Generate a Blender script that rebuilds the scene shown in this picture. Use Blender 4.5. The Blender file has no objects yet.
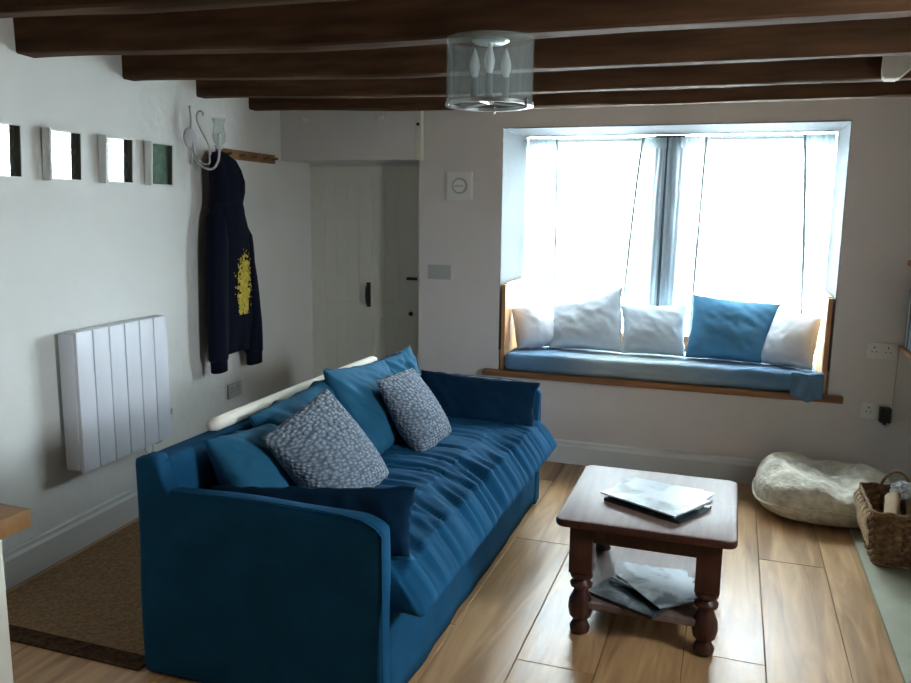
import bpy, bmesh, math, random
from mathutils import Vector, Matrix, noise
R = math.radians
random.seed(7)
sc = bpy.context.scene
C = sc.collection

# ------------------------------------------------------------------ camera
cam_d = bpy.data.cameras.new('camera'); cam = bpy.data.objects.new('camera', cam_d); C.objects.link(cam)
cam_d.sensor_width = 36.0; cam_d.lens = 804.98 / 911 * 36.0
cam_d.clip_start = 0.02
yaw, pitch, roll = R(18.896), R(9.3007), R(0.7052)
fw = Vector((-math.sin(yaw) * math.cos(pitch), math.cos(yaw) * math.cos(pitch), -math.sin(pitch)))
rt = Vector((math.cos(yaw), math.sin(yaw), 0)); up = rt.cross(fw)
rt2 = rt * math.cos(roll) + up * math.sin(roll); up2 = up * math.cos(roll) - rt * math.sin(roll)
cam.matrix_world = Matrix(((rt2.x, up2.x, -fw.x, 0), (rt2.y, up2.y, -fw.y, 0), (rt2.z, up2.z, -fw.z, 1.5), (0, 0, 0, 1)))
sc.camera = cam

# ------------------------------------------------------------------ world: overcast daylight
w = bpy.data.worlds.new('overcast_sky'); sc.world = w; w.use_nodes = True
nt = w.node_tree; nt.nodes.clear()
tc = nt.nodes.new('ShaderNodeTexCoord'); sx = nt.nodes.new('ShaderNodeSeparateXYZ')
rp = nt.nodes.new('ShaderNodeValToRGB'); bg = nt.nodes.new('ShaderNodeBackground'); ow = nt.nodes.new('ShaderNodeOutputWorld')
mp = nt.nodes.new('ShaderNodeMapRange'); mp.inputs[1].default_value = -1; mp.inputs[2].default_value = 1
nt.links.new(tc.outputs['Generated'], sx.inputs[0]); nt.links.new(sx.outputs[2], mp.inputs[0]); nt.links.new(mp.outputs[0], rp.inputs[0])
rp.color_ramp.elements[0].position = 0.46; rp.color_ramp.elements[0].color = (0.40, 0.42, 0.42, 1)
rp.color_ramp.elements[1].position = 0.54; rp.color_ramp.elements[1].color = (0.86, 0.95, 1.0, 1)
nt.links.new(rp.outputs[0], bg.inputs[0]); bg.inputs[1].default_value = 12.0
nt.links.new(bg.outputs[0], ow.inputs[0])
# sampling portal in the window opening for the daylight
pd = bpy.data.lights.new('window_daylight_portal', 'AREA'); pd.shape = 'RECTANGLE'; pd.size = 1.85; pd.size_y = 1.4
pd.cycles.is_portal = True
po = bpy.data.objects.new('window_daylight_portal', pd); C.objects.link(po)
po.location = (-0.395, 5.42, 1.25); po.rotation_euler = (R(-90), 0, 0)

# second portal: an unseen window added on the right for fill light
pd2 = bpy.data.lights.new('fill_window_portal', 'AREA'); pd2.shape = 'RECTANGLE'; pd2.size = .52; pd2.size_y = .52
pd2.cycles.is_portal = True
po2 = bpy.data.objects.new('fill_window_portal', pd2); C.objects.link(po2)
po2.location = (1.36, 1.95, 1.45); po2.rotation_euler = (R(90), 0, R(90))
vs = sc.view_settings; vs.view_transform = 'Standard'; vs.look = 'None'; vs.gamma = 1.0; vs.use_curve_mapping = False
vs.exposure = 2.6
sc.cycles.use_denoising = True
sc.cycles.max_bounces = 10; sc.cycles.diffuse_bounces = 6; sc.cycles.transparent_max_bounces = 16
sc.cycles.sample_clamp_indirect = 8

# ------------------------------------------------------------------ material helpers
def mat(name, col, rough=0.7, spec=0.5, metal=0.0, bump=None, var=None, sheen=0.0, coat=0.0, trans=0.0):
    """bump=(scale, strength, dist, (sx,sy,sz)); var=(scale, amount, (sx,sy,sz))"""
    m = bpy.data.materials.new(name); m.use_nodes = True
    n = m.node_tree; b = n.nodes['Principled BSDF']
    b.inputs['Base Color'].default_value = (*col, 1); b.inputs['Roughness'].default_value = rough
    b.inputs['Specular IOR Level'].default_value = spec; b.inputs['Metallic'].default_value = metal
    b.inputs['Sheen Weight'].default_value = sheen; b.inputs['Coat Weight'].default_value = coat
    b.inputs['Transmission Weight'].default_value = trans
    tc = n.nodes.new('ShaderNodeTexCoord')
    def noise_tex(scale, st, detail=4):
        mpn = n.nodes.new('ShaderNodeMapping'); mpn.inputs['Scale'].default_value = st
        n.links.new(tc.outputs['Object'], mpn.inputs[0])
        t = n.nodes.new('ShaderNodeTexNoise'); t.inputs['Scale'].default_value = scale; t.inputs['Detail'].default_value = detail
        n.links.new(mpn.outputs[0], t.inputs['Vector']); return t
    if var:
        t = noise_tex(var[0], var[2] if len(var) > 2 else (1, 1, 1))
        r = n.nodes.new('ShaderNodeValToRGB'); a = var[1]
        r.color_ramp.elements[0].position = .3; r.color_ramp.elements[1].position = .7
        r.color_ramp.elements[0].color = (*[c * (1 - a) for c in col], 1)
        r.color_ramp.elements[1].color = (*[min(1, c * (1 + a)) for c in col], 1)
        n.links.new(t.outputs[0], r.inputs[0]); n.links.new(r.outputs[0], b.inputs['Base Color'])
    if bump:
        t = noise_tex(bump[0], bump[3] if len(bump) > 3 else (1, 1, 1))
        bp = n.nodes.new('ShaderNodeBump'); bp.inputs['Strength'].default_value = bump[1]; bp.inputs['Distance'].default_value = bump[2]
        n.links.new(t.outputs[0], bp.inputs['Height']); n.links.new(bp.outputs[0], b.inputs['Normal'])
    return m

M = {}
M['wall'] = mat('white_painted_plaster', (.68, .645, .62), .85, .25, bump=(9, .35, .01), var=(2.5, .03))
M['wall_rear'] = mat('taupe_painted_plaster', (.50, .48, .45), .85, .25, bump=(9, .35, .01), var=(2.5, .03))
M['wall_left'] = mat('white_painted_stone_wall', (.78, .79, .76), .8, .3, bump=(5, .6, .02), var=(2.5, .03))
M['reveal'] = mat('darkened_reveal_paint', (.105, .118, .126), .8, .15, bump=(8, .2, .01))  # pale reveal paint, colour darkened to hold back the window's brightness
M['trim'] = mat('white_gloss_trim', (.68, .69, .67), .5, .4)
M['door'] = mat('grey_white_door_paint', (.72, .72, .64), .55, .4, bump=(30, .15, .003, (1, 1, .1)))
M['beam'] = mat('dark_stained_beam', (.078, .040, .021), .85, .12, bump=(14, .6, .01, (.15, 1, 1)), var=(9, .45, (.25, 2, 2)))
M['ceiling'] = mat('ceiling_boards', (.30, .22, .14), .8, .2, var=(6, .2, (.2, 3, 1)))
M['table_wood'] = mat('dark_mahogany_wood', (.045, .013, .008), .34, .45, bump=(20, .1, .003, (1, .1, 1)), var=(12, .35, (6, .6, 1)))
M['table_top'] = mat('polished_reddish_table_top', (.15, .100, .085), .5, .3, bump=(60, .12, .002), var=(9, .22, (5, .6, 1)))
M['pine'] = mat('honey_pine_panel', (.52, .27, .11), .5, .4, bump=(16, .1, .003, (1, 1, .1)), var=(9, .2, (4, 4, .4)))
M['sill'] = mat('brown_oak_sill', (.26, .12, .05), .5, .4, var=(9, .3, (.4, 4, 4)))
M['oak'] = mat('golden_oak_table_top', (.24, .125, .045), .45, .4, var=(8, .2, (.5, 4, 1)))
M['cream'] = mat('cream_painted_wood', (.74, .73, .64), .5, .4)
M['white_plastic'] = mat('white_plastic', (.74, .75, .73), .4, .4)
M['grey_plastic'] = mat('grey_plastic', (.42, .43, .42), .4, .4)
M['black'] = mat('black_plastic', (.012, .012, .014), .45, .4)
M['iron'] = mat('black_iron', (.015, .014, .013), .5, .5)
M['radiator'] = mat('white_radiator_enamel', (.74, .77, .84), .38, .5)
M['navy'] = mat('navy_cotton_fleece', (.003, .005, .014), .95, .12, bump=(160, .25, .002), sheen=.04)
M['yellow'] = mat('yellow_screen_print', (.52, .40, .06), .8, .2, var=(40, .3))
M['beige_cloth'] = mat('beige_cotton_cloth', (.50, .42, .32), .9, .2, bump=(90, .3, .002))
M['sofa'] = mat('petrol_blue_linen', (.009, .076, .165), .9, .1, bump=(220, .35, .0015), var=(7, .14))
M['sofa_seam'] = mat('petrol_blue_piping', (.006, .09, .185), .85, .2)
M['cushion_light'] = mat('washed_blue_linen', (.020, .118, .215), .88, .15, bump=(220, .35, .0015), var=(7, .14), sheen=.02)
M['cushion_dark'] = mat('deep_blue_linen', (.002, .025, .062), .88, .15, bump=(220, .35, .0015), var=(7, .14))
M['seat_blue'] = mat('window_seat_blue_linen', (.12, .23, .36), .88, .25, bump=(200, .35, .0015), var=(6, .15), sheen=.1)
M['cush_blue'] = mat('sky_blue_cushion_linen', (.085, .27, .46), .88, .25, bump=(200, .35, .0015), var=(6, .12), sheen=.1)
M['cush_white'] = mat('white_cushion_cotton', (.70, .72, .76), .9, .25, bump=(180, .3, .0015), var=(6, .05), sheen=.1)
M['cush_grey'] = mat('pale_grey_cushion_cotton', (.56, .62, .68), .9, .25, bump=(180, .3, .0015), var=(6, .06), sheen=.1)
M['knit'] = mat('grey_blue_chunky_knit', (.15, .195, .25), .95, .2, sheen=.1)
_n = M['knit'].node_tree; _v = _n.nodes.new('ShaderNodeTexVoronoi'); _v.inputs['Scale'].default_value = 62; _t = _n.nodes.new('ShaderNodeTexCoord')
_r = _n.nodes.new('ShaderNodeValToRGB'); _r.color_ramp.elements[0].color = (.24, .30, .37, 1); _r.color_ramp.elements[1].color = (.085, .115, .155, 1); _r.color_ramp.elements[0].position = .15; _r.color_ramp.elements[1].position = .75  # gaps between the knit nubs darkened in the colour, like crease shade
_b = _n.nodes.new('ShaderNodeBump'); _b.invert = True; _b.inputs['Strength'].default_value = 1; _b.inputs['Distance'].default_value = .012
_mp = _n.nodes.new('ShaderNodeMapping'); _mp.inputs['Scale'].default_value = (1, .62, 1.5); _v.inputs['Randomness'].default_value = .6; _n.links.new(_t.outputs['Object'], _mp.inputs[0]); _n.links.new(_mp.outputs[0], _v.inputs['Vector']); _n.links.new(_v.outputs['Distance'], _r.inputs[0]); _n.links.new(_v.outputs['Distance'], _b.inputs['Height'])
_p = _n.nodes['Principled BSDF']; _n.links.new(_r.outputs[0], _p.inputs['Base Color']); _n.links.new(_b.outputs[0], _p.inputs['Normal'])
M['throw'] = mat('cream_fleece_throw', (.80, .77, .67), .95, .15, bump=(120, .3, .002), sheen=.3)
M['rug'] = mat('brown_flat_woven_rug', (.29, .185, .10), .95, .1, bump=(120, .6, .003), var=(70, .3))
M['rug_edge'] = mat('dark_brown_rug_binding', (.075, .042, .022), .95, .1, bump=(120, .6, .003), var=(60, .5))
M['hearth'] = mat('pale_stone_hearth', (.30, .31, .23), .6, .35, bump=(25, .25, .004), var=(8, .1))
M['sack'] = mat('beige_boucle_cover', (.70, .66, .55), .95, .15, bump=(55, .9, .008), var=(22, .24), sheen=.1)
M['wicker'] = mat('brown_wicker', (.22, .125, .06), .7, .3, var=(40, .4))
M['wicker_light'] = mat('light_wicker_band', (.78, .67, .50), .7, .3, var=(40, .2))
M['log'] = mat('split_log', (.50, .38, .25), .8, .2, var=(12, .25)); M['bark'] = mat('log_bark', (.16, .11, .075), .9, .2, bump=(40, .8, .008), var=(20, .4))
M['steel'] = mat('brushed_nickel', (.62, .63, .62), .28, .5, metal=1.0)
M['wrought'] = mat('white_wrought_iron', (.55, .54, .55), .5, .4)
M['holder'] = mat('dull_candle_tube', (.22, .24, .24), .4, .5)
M['bulb'] = mat('frosted_candle_bulb', (.82, .84, .85), .2, .6)
M['paper'] = mat('white_paper_pages', (.62, .63, .60), .7, .3)
M['stone_lump'] = mat('pale_plaster_bracket', (.50, .47, .40), .8, .2, bump=(18, .4, .01), var=(12, .12))

def glassy(name, tint, op, rough=.03, ior=1.45):
    m = bpy.data.materials.new(name); m.use_nodes = True; n = m.node_tree; n.nodes.clear()
    o = n.nodes.new('ShaderNodeOutputMaterial'); tr = n.nodes.new('ShaderNodeBsdfTransparent'); tr.inputs[0].default_value = (*tint, 1)
    gl = n.nodes.new('ShaderNodeBsdfGlossy'); gl.inputs['Roughness'].default_value = rough
    df = n.nodes.new('ShaderNodeBsdfDiffuse'); df.inputs[0].default_value = (.7, .8, .82, 1)
    m1 = n.nodes.new('ShaderNodeMixShader'); m1.inputs[0].default_value = op
    m2 = n.nodes.new('ShaderNodeMixShader'); lw = n.nodes.new('ShaderNodeLayerWeight'); lw.inputs[0].default_value = .5; pw_ = n.nodes.new('ShaderNodeMath'); pw_.operation = 'POWER'; pw_.inputs[1].default_value = 4
    fr = n.nodes.new('ShaderNodeMapRange'); fr.inputs[3].default_value = .03; fr.inputs[4].default_value = .55; n.links.new(lw.outputs['Facing'], pw_.inputs[0]); n.links.new(pw_.outputs[0], fr.inputs[0])
    n.links.new(tr.outputs[0], m1.inputs[1]); n.links.new(df.outputs[0], m1.inputs[2])
    n.links.new(fr.outputs[0], m2.inputs[0]); n.links.new(m1.outputs[0], m2.inputs[1]); n.links.new(gl.outputs[0], m2.inputs[2])
    n.links.new(m2.outputs[0], o.inputs[0]); return m
M['pane'] = glassy('window_pane_glass', (.96, .98, .98), 0.0)
M['lamp_glass'] = glassy('lamp_shade_glass', (.95, .98, .98), .12, .05, 1.35)
M['hurricane'] = glassy('hurricane_glass', (.96, .98, .98), .16, .03, 1.3)

def sheer(name, col, tr_amt):
    m = bpy.data.materials.new(name); m.use_nodes = True; n = m.node_tree; n.nodes.clear()
    o = n.nodes.new('ShaderNodeOutputMaterial'); tr = n.nodes.new('ShaderNodeBsdfTransparent'); tr.inputs[0].default_value = (1, 1, 1, 1)
    tl = n.nodes.new('ShaderNodeBsdfTranslucent'); tl.inputs[0].default_value = (*col, 1)
    df = n.nodes.new('ShaderNodeBsdfDiffuse'); df.inputs[0].default_value = (*col, 1)
    a = n.nodes.new('ShaderNodeMixShader'); a.inputs[0].default_value = .4
    b = n.nodes.new('ShaderNodeMixShader'); b.inputs[0].default_value = tr_amt
    n.links.new(tl.outputs[0], a.inputs[1]); n.links.new(df.outputs[0], a.inputs[2])
    n.links.new(a.outputs[0], b.inputs[1]); n.links.new(tr.outputs[0], b.inputs[2]); n.links.new(b.outputs[0], o.inputs[0]); return m
M['net'] = sheer('white_net_curtain', (.82, .9, .94), .35)
M['hem'] = mat('curtain_hem_fold', (.30, .34, .34), .9, .1)

# oak floor: tone from a per-board attribute
def floor_mat():
    m = mat('oak_floor_boards', (.33, .19, .095), .36, .5)
    n = m.node_tree; b = n.nodes['Principled BSDF']
    tc = n.nodes.new('ShaderNodeTexCoord'); at = n.nodes.new('ShaderNodeAttribute'); at.attribute_name = 'board'
    ad = n.nodes.new('ShaderNodeVectorMath'); ad.operation = 'ADD'
    sc_ = n.nodes.new('ShaderNodeVectorMath'); sc_.operation = 'SCALE'; sc_.inputs['Scale'].default_value = 37
    n.links.new(at.outputs['Color'], sc_.inputs[0]); n.links.new(tc.outputs['Object'], ad.inputs[0]); n.links.new(sc_.outputs[0], ad.inputs[1])
    mpn = n.nodes.new('ShaderNodeMapping'); mpn.inputs['Scale'].default_value = (7, .7, 1); n.links.new(ad.outputs[0], mpn.inputs[0])
    t = n.nodes.new('ShaderNodeTexNoise'); t.inputs['Scale'].default_value = 2.2; t.inputs['Detail'].default_value = 7; t.inputs['Distortion'].default_value = 1.2
    n.links.new(mpn.outputs[0], t.inputs['Vector'])
    r = n.nodes.new('ShaderNodeValToRGB')
    r.color_ramp.elements[0].position = .28; r.color_ramp.elements[0].color = (.26, .14, .055, 1)
    r.color_ramp.elements[1].position = .72; r.color_ramp.elements[1].color = (.60, .37, .18, 1)
    n.links.new(t.outputs[0], r.inputs[0])
    hs = n.nodes.new('ShaderNodeHueSaturation'); n.links.new(r.outputs[0], hs.inputs['Color'])
    mr = n.nodes.new('ShaderNodeMapRange'); mr.inputs[3].default_value = .72; mr.inputs[4].default_value = 1.28
    n.links.new(at.outputs['Fac'], mr.inputs[0]); n.links.new(mr.outputs[0], hs.inputs['Value'])
    n.links.new(hs.outputs[0], b.inputs['Base Color'])
    bp = n.nodes.new('ShaderNodeBump'); bp.inputs['Strength'].default_value = .25; bp.inputs['Distance'].default_value = .003
    n.links.new(t.outputs[0], bp.inputs['Height']); n.links.new(bp.outputs[0], b.inputs['Normal'])
    rr = n.nodes.new('ShaderNodeMapRange'); rr.inputs[3].default_value = .28; rr.inputs[4].default_value = .46
    n.links.new(t.outputs[0], rr.inputs[0]); n.links.new(rr.outputs[0], b.inputs['Roughness'])
    return m
M['floor'] = floor_mat()

def print_mat(name, light, dark, sc1, thr=.5, rough=.12):
    m = mat(name, light, rough, .6, coat=.5)
    n = m.node_tree; b = n.nodes['Principled BSDF']; tc = n.nodes.new('ShaderNodeTexCoord')
    if 'booklet' in name: b.inputs['Coat Weight'].default_value = 0; b.inputs['Specular IOR Level'].default_value = .14; b.inputs['Roughness'].default_value = .38
    t = n.nodes.new('ShaderNodeTexNoise'); t.inputs['Scale'].default_value = sc1; t.inputs['Detail'].default_value = 5; t.inputs['Distortion'].default_value = .6
    r = n.nodes.new('ShaderNodeValToRGB'); r.color_ramp.elements[0].position = thr; r.color_ramp.elements[1].position = thr + .14
    r.color_ramp.elements[0].color = (*light, 1); r.color_ramp.elements[1].color = (*dark, 1)
    n.links.new(tc.outputs['Object'], t.inputs['Vector']); n.links.new(t.outputs[0], r.inputs[0]); n.links.new(r.outputs[0], b.inputs['Base Color'])
    return m
M['booklet'] = print_mat('glossy_booklet_cover', (.33, .39, .43), (.03, .045, .055), 7, .47, .22)
M['booklet_dark'] = print_mat('glossy_dark_booklet_cover', (.02, .03, .035), (.10, .13, .14), 9, .5, .25)
M['art_green'] = print_mat('green_picture_print', (.10, .17, .13), (.16, .24, .18), 14, .45, .04)
M['art_dark'] = print_mat('dark_olive_picture_print', (.07, .085, .07), (.12, .13, .11), 14, .45, .04)
for k in ('art_green', 'art_dark'):
    b = M[k].node_tree.nodes['Principled BSDF']; b.inputs['Coat Weight'].default_value = 1.0; b.inputs['Coat IOR'].default_value = 1.6 if k == 'art_green' else 2.6; b.inputs['Coat Roughness'].default_value = .04

# ------------------------------------------------------------------ object helpers
def tag(o, label=None, cat=None, group=None, kind=None):
    if label: o['label'] = label
    if cat: o['category'] = cat
    if group: o['group'] = group
    if kind: o['kind'] = kind
    return o
def empty(name, loc, label, cat, group=None, rz=0):
    o = bpy.data.objects.new(name, None); C.objects.link(o); o.location = loc; o.rotation_euler = (0, 0, rz)
    o.empty_display_size = .05
    return tag(o, label, cat, group)
def build(name, bm, m, parent=None, smooth=True, wn=False):
    """vertices are given in world space; a parented mesh keeps its place"""
    bmesh.ops.recalc_face_normals(bm, faces=bm.faces)
    me = bpy.data.meshes.new(name); bm.to_mesh(me); bm.free()
    if isinstance(m, (list, tuple)):
        for k in m: me.materials.append(k)
    else: me.materials.append(m)
    o = bpy.data.objects.new(name, me); C.objects.link(o)
    if smooth:
        for p in me.polygons: p.use_smooth = True
        a = o.modifiers.new('edges', 'EDGE_SPLIT'); a.split_angle = R(38)
    if parent:
        o.parent = parent
        pw = Matrix.Translation(parent.location) @ parent.rotation_euler.to_matrix().to_4x4() if parent.parent is None else Matrix.Identity(4)
        if parent.parent is not None:
            # parent is itself a child: resolve its world transform
            q = parent; pw = Matrix.Identity(4); chain = []
            while q: chain.append(q); q = q.parent
            for q in reversed(chain): pw = pw @ (q.matrix_parent_inverse @ q.matrix_basis if q.parent else q.matrix_basis)
        me.transform(pw.inverted())
    return o
def origin_to(o, p):
    """move a top-level mesh object's origin to p without moving the mesh"""
    o.data.transform(Matrix.Translation(-Vector(p))); o.location = p
    return o
def box(bm, x0, x1, y0, y1, z0, z1, bev=0.0, seg=2, mi=0, T=None):
    v = [bm.verts.new((x, y, z)) for x in (x0, x1) for y in (y0, y1) for z in (z0, z1)]
    fs = [(0, 1, 3, 2), (4, 6, 7, 5), (0, 4, 5, 1), (2, 3, 7, 6), (0, 2, 6, 4), (1, 5, 7, 3)]
    faces = [bm.faces.new([v[i] for i in f]) for f in fs]
    for f in faces: f.material_index = mi
    if T: 
        for a in v: a.co = T @ a.co
    if bev > 0:
        es = list({e for f in faces for e in f.edges})
        bmesh.ops.bevel(bm, geom=es, offset=bev, segments=seg, affect='EDGES', profile=.6)
def prism(bm, pts, z0, z1):
    a = [bm.verts.new((x, y, z0)) for x, y in pts]; b = [bm.verts.new((x, y, z1)) for x, y in pts]
    n = len(pts); bm.faces.new(a[::-1]); bm.faces.new(b)
    for i in range(n): bm.faces.new((a[i], a[(i + 1) % n], b[(i + 1) % n], b[i]))
def tube(bm, pts, r, seg=10, caps=True, closed=False):
    pts = [Vector(p) for p in pts]; n = len(pts); rings = []
    rs = r if isinstance(r, (list, tuple)) else [r] * n
    prev = None
    for i, p in enumerate(pts):
        if closed: t = (pts[(i + 1) % n] - pts[i - 1])
        else: t = (pts[min(i + 1, n - 1)] - pts[max(i - 1, 0)])
        t.normalize()
        if prev is None: a = t.orthogonal().normalized()
        else:
            a = prev - t * prev.dot(t); a.normalize()
        prev = a; b = t.cross(a)
        rings.append([bm.verts.new(p + (a * math.cos(q) + b * math.sin(q)) * rs[i]) for q in [2 * math.pi * k / seg for k in range(seg)]])
    m = n if closed else n - 1
    for i in range(m):
        A, B = rings[i], rings[(i + 1) % n]
        for k in range(seg): bm.faces.new((A[k], A[(k + 1) % seg], B[(k + 1) % seg], B[k]))
    if caps and not closed: bm.faces.new(rings[0][::-1]); bm.faces.new(rings[-1])
def spline(pts, n=8):
    pts = [Vector(p) for p in pts]; out = []
    P = [pts[0] * 2 - pts[1]] + pts + [pts[-1] * 2 - pts[-2]]
    for i in range(1, len(P) - 2):
        for k in range(n):
            t = k / n; a, b, c, d = P[i - 1], P[i], P[i + 1], P[i + 2]
            out.append(.5 * ((2 * b) + (c - a) * t + (2 * a - 5 * b + 4 * c - d) * t * t + (3 * b - a - 3 * c + d) * t ** 3))
    out.append(pts[-1]); return out
def lathe(bm, prof, cx, cy, seg=24, axis='z', z0=0, closed=False):
    rings = []
    for r, h in prof:
        ring = []
        for k in range(seg):
            q = 2 * math.pi * k / seg; a, b = r * math.cos(q), r * math.sin(q)
            ring.append(bm.verts.new((cx + a, cy + b, z0 + h) if axis == 'z' else ((z0 + h, cx + a, cy + b) if axis == 'x' else (cx + a, z0 + h, cy + b))))
        rings.append(ring)
    n = len(rings)
    for i in range(n if closed else n - 1):
        A, B = rings[i], rings[(i + 1) % n]
        for k in range(seg): bm.faces.new((A[k], A[(k + 1) % seg], B[(k + 1) % seg], B[k]))
    if not closed:
        if prof[0][0] > 1e-5: bm.faces.new(rings[0][::-1])
        if prof[-1][0] > 1e-5: bm.faces.new(rings[-1])
def nz(x, y, z): return noise.noise(Vector((x, y, z)))
def soft(bm, x0, x1, y0, y1, z0, z1, r, res=.04, fn=None):
    """rounded cloth box on a dense grid; fn(p) -> displaced p"""
    h = Vector(((x1 - x0) / 2, (y1 - y0) / 2, (z1 - z0) / 2)); c = Vector(((x0 + x1) / 2, (y0 + y1) / 2, (z0 + z1) / 2))
    N = [max(4, int(2 * h[i] / res)) for i in range(3)]; cache = {}
    def lin(i, n, hh):
        return -hh + 2 * hh * i / n
    def V(i, j, k):
        key = (i, j, k)
        if key in cache: return cache[key]
        p = Vector((lin(i, N[0], h[0]), lin(j, N[1], h[1]), lin(k, N[2], h[2])))
        q = Vector([max(-(h[t] - r), min(h[t] - r, p[t])) for t in range(3)]); d = p - q
        if d.length > 1e-9:
            m_ = max(abs(d[t]) for t in range(3))
            p = q + d.normalized() * min(r, m_)
        p = p + c
        if fn: p = fn(p)
        cache[key] = bm.verts.new(p); return cache[key]
    for a, b, cc in ((0, 1, 2), (1, 2, 0), (2, 0, 1)):
        for s in (0, N[cc]):
            for i in range(N[a]):
                for j in range(N[b]):
                    def g(ii, jj):
                        t = [0, 0, 0]; t[a] = ii; t[b] = jj; t[cc] = s; return V(*t)
                    bm.faces.new((g(i, j), g(i + 1, j), g(i + 1, j + 1), g(i, j + 1)))
def pillow_bm(TL, TR, BR, BL, thick, n=44, pinch=.07, wr=.006, seed=0, knit=False, sag=0.0, skew=.5, frq=7):
    TL, TR, BR, BL = map(Vector, (TL, TR, BR, BL)); bm = bmesh.new()
    nrm = ((TR - BL).cross(TL - BR)).normalized() * -1
    s_ = [math.sin(math.pi / 2 * (-1 + 2 * i / n)) for i in range(n + 1)]
    s_ = [.45 * (-1 + 2 * i / n) + .55 * s_[i] for i in range(n + 1)]
    rows = {}
    W = ((TR - TL).length + (BR - BL).length) / 2; Hh = ((TL - BL).length + (TR - BR).length) / 2
    for side in (1, -1):
        for i, u in enumerate(s_):
            for j, v in enumerate(s_):
                edge = i in (0, n) or j in (0, n)
                if edge and side == -1: rows[(side, i, j)] = rows[(1, i, j)]; continue
                uu = u * (1 - pinch * (1 - v * v)); vv = v * (1 - pinch * (1 - u * u) - sag * (1 - u * u) * (1 if v > 0 else 0))
                a, b = (uu + 1) / 2, (vv + 1) / 2
                p = (BL * (1 - a) + BR * a) * (1 - b) + (TL * (1 - a) + TR * a) * b
                e = (max(0, 1 - u * u) * max(0, 1 - v * v))
                t = thick * (e ** .42) * (1 - .22 * v)
                k = wr * (e ** .3)
                q = Vector((u * W * frq, v * Hh * frq, seed * 7.3 + side * 3))
                ws = nz(q.x + skew * q.y * 2, q.y * .6 - q.x * .3, q.z) * 1.3 + nz(q.x * 2.3, q.y * 2.3, q.z + 4) * .4
                if not knit: ws += .9 * (1 - 3.2 * abs(nz(q.x * .9 + q.y * .8, q.y * .35 - q.x * .2, q.z + 9))) * .5 + .5 * (1 - 3 * abs(nz(q.x * 1.6 - q.y * 1.1, q.y * .9, q.z + 15))) * .4
                t += k * ws
                if knit:
                    t += .0055 * (e ** .25) * abs(math.sin(u * W * 110 + .5 * math.sin(v * Hh * 30))) * (.6 + .4 * math.sin(v * Hh * 150 + 3.14 * (int(u * W * 35 + 99) % 2)))
                f = skew if side == 1 else 1 - skew
                p = p + nrm * side * t * f
                if edge:
                    p = p + nrm * nz(u * 3, v * 3, seed) * .014 + (TL - BL).normalized() * nz(u * 4 + 9, v * 4, seed) * .018 + (TR - TL).normalized() * nz(u * 4 + 3, v * 4 + 7, seed) * .012
                rows[(side, i, j)] = bm.verts.new(p)
    for side in (1, -1):
        for i in range(n):
            for j in range(n):
                q = [rows[(side, i, j)], rows[(side, i + 1, j)], rows[(side, i + 1, j + 1)], rows[(side, i, j + 1)]]
                if len(set(q)) == 4: bm.faces.new(q if side == 1 else q[::-1])
    edge_pts = []
    for i in range(n): edge_pts.append(rows[(1, i, 0)].co.copy())
    for j in range(n): edge_pts.append(rows[(1, n, j)].co.copy())
    for i in range(n, 0, -1): edge_pts.append(rows[(1, i, n)].co.copy())
    for j in range(n, 0, -1): edge_pts.append(rows[(1, 0, j)].co.copy())
    return bm, edge_pts
def pillow(name, cs, thick, m, label, group, cat='cushion', seam=None, **kw):
    bm, ep = pillow_bm(*cs, thick, **kw)
    o = build(name, bm, m)
    lo = min((v.co.z for v in o.data.vertices)); cx = sum((Vector(c) for c in cs), Vector()) / 4
    origin_to(o, (cx.x, cx.y, lo))
    for md in list(o.modifiers): o.modifiers.remove(md)
    tag(o, label, cat, group)
    if seam:
        b2 = bmesh.new(); tube(b2, ep, .0028, 6, closed=True); build('piping', b2, seam, o)
    return o

LX = lambda y: -2.6835 - .057 * (y - 3)        # left wall face
LA = math.atan(.057)
def LWT(y, off=0):
    """frame on the left wall: local x = out of the wall, local y = along it"""
    return Matrix.Translation((LX(y), y, 0)) @ Matrix.Rotation(LA, 4, 'Z') @ Matrix.Translation((off, 0, 0))

# ------------------------------------------------------------------ room shell
YB = 4.655
XR = 1.12; YR = -4.0; ZC = 2.24
def structure(name, bm, m, parent=None, smooth=False):
    o = build(name, bm, m, parent, smooth=smooth)
    if parent is None: o['kind'] = 'structure'
    return o
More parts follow.
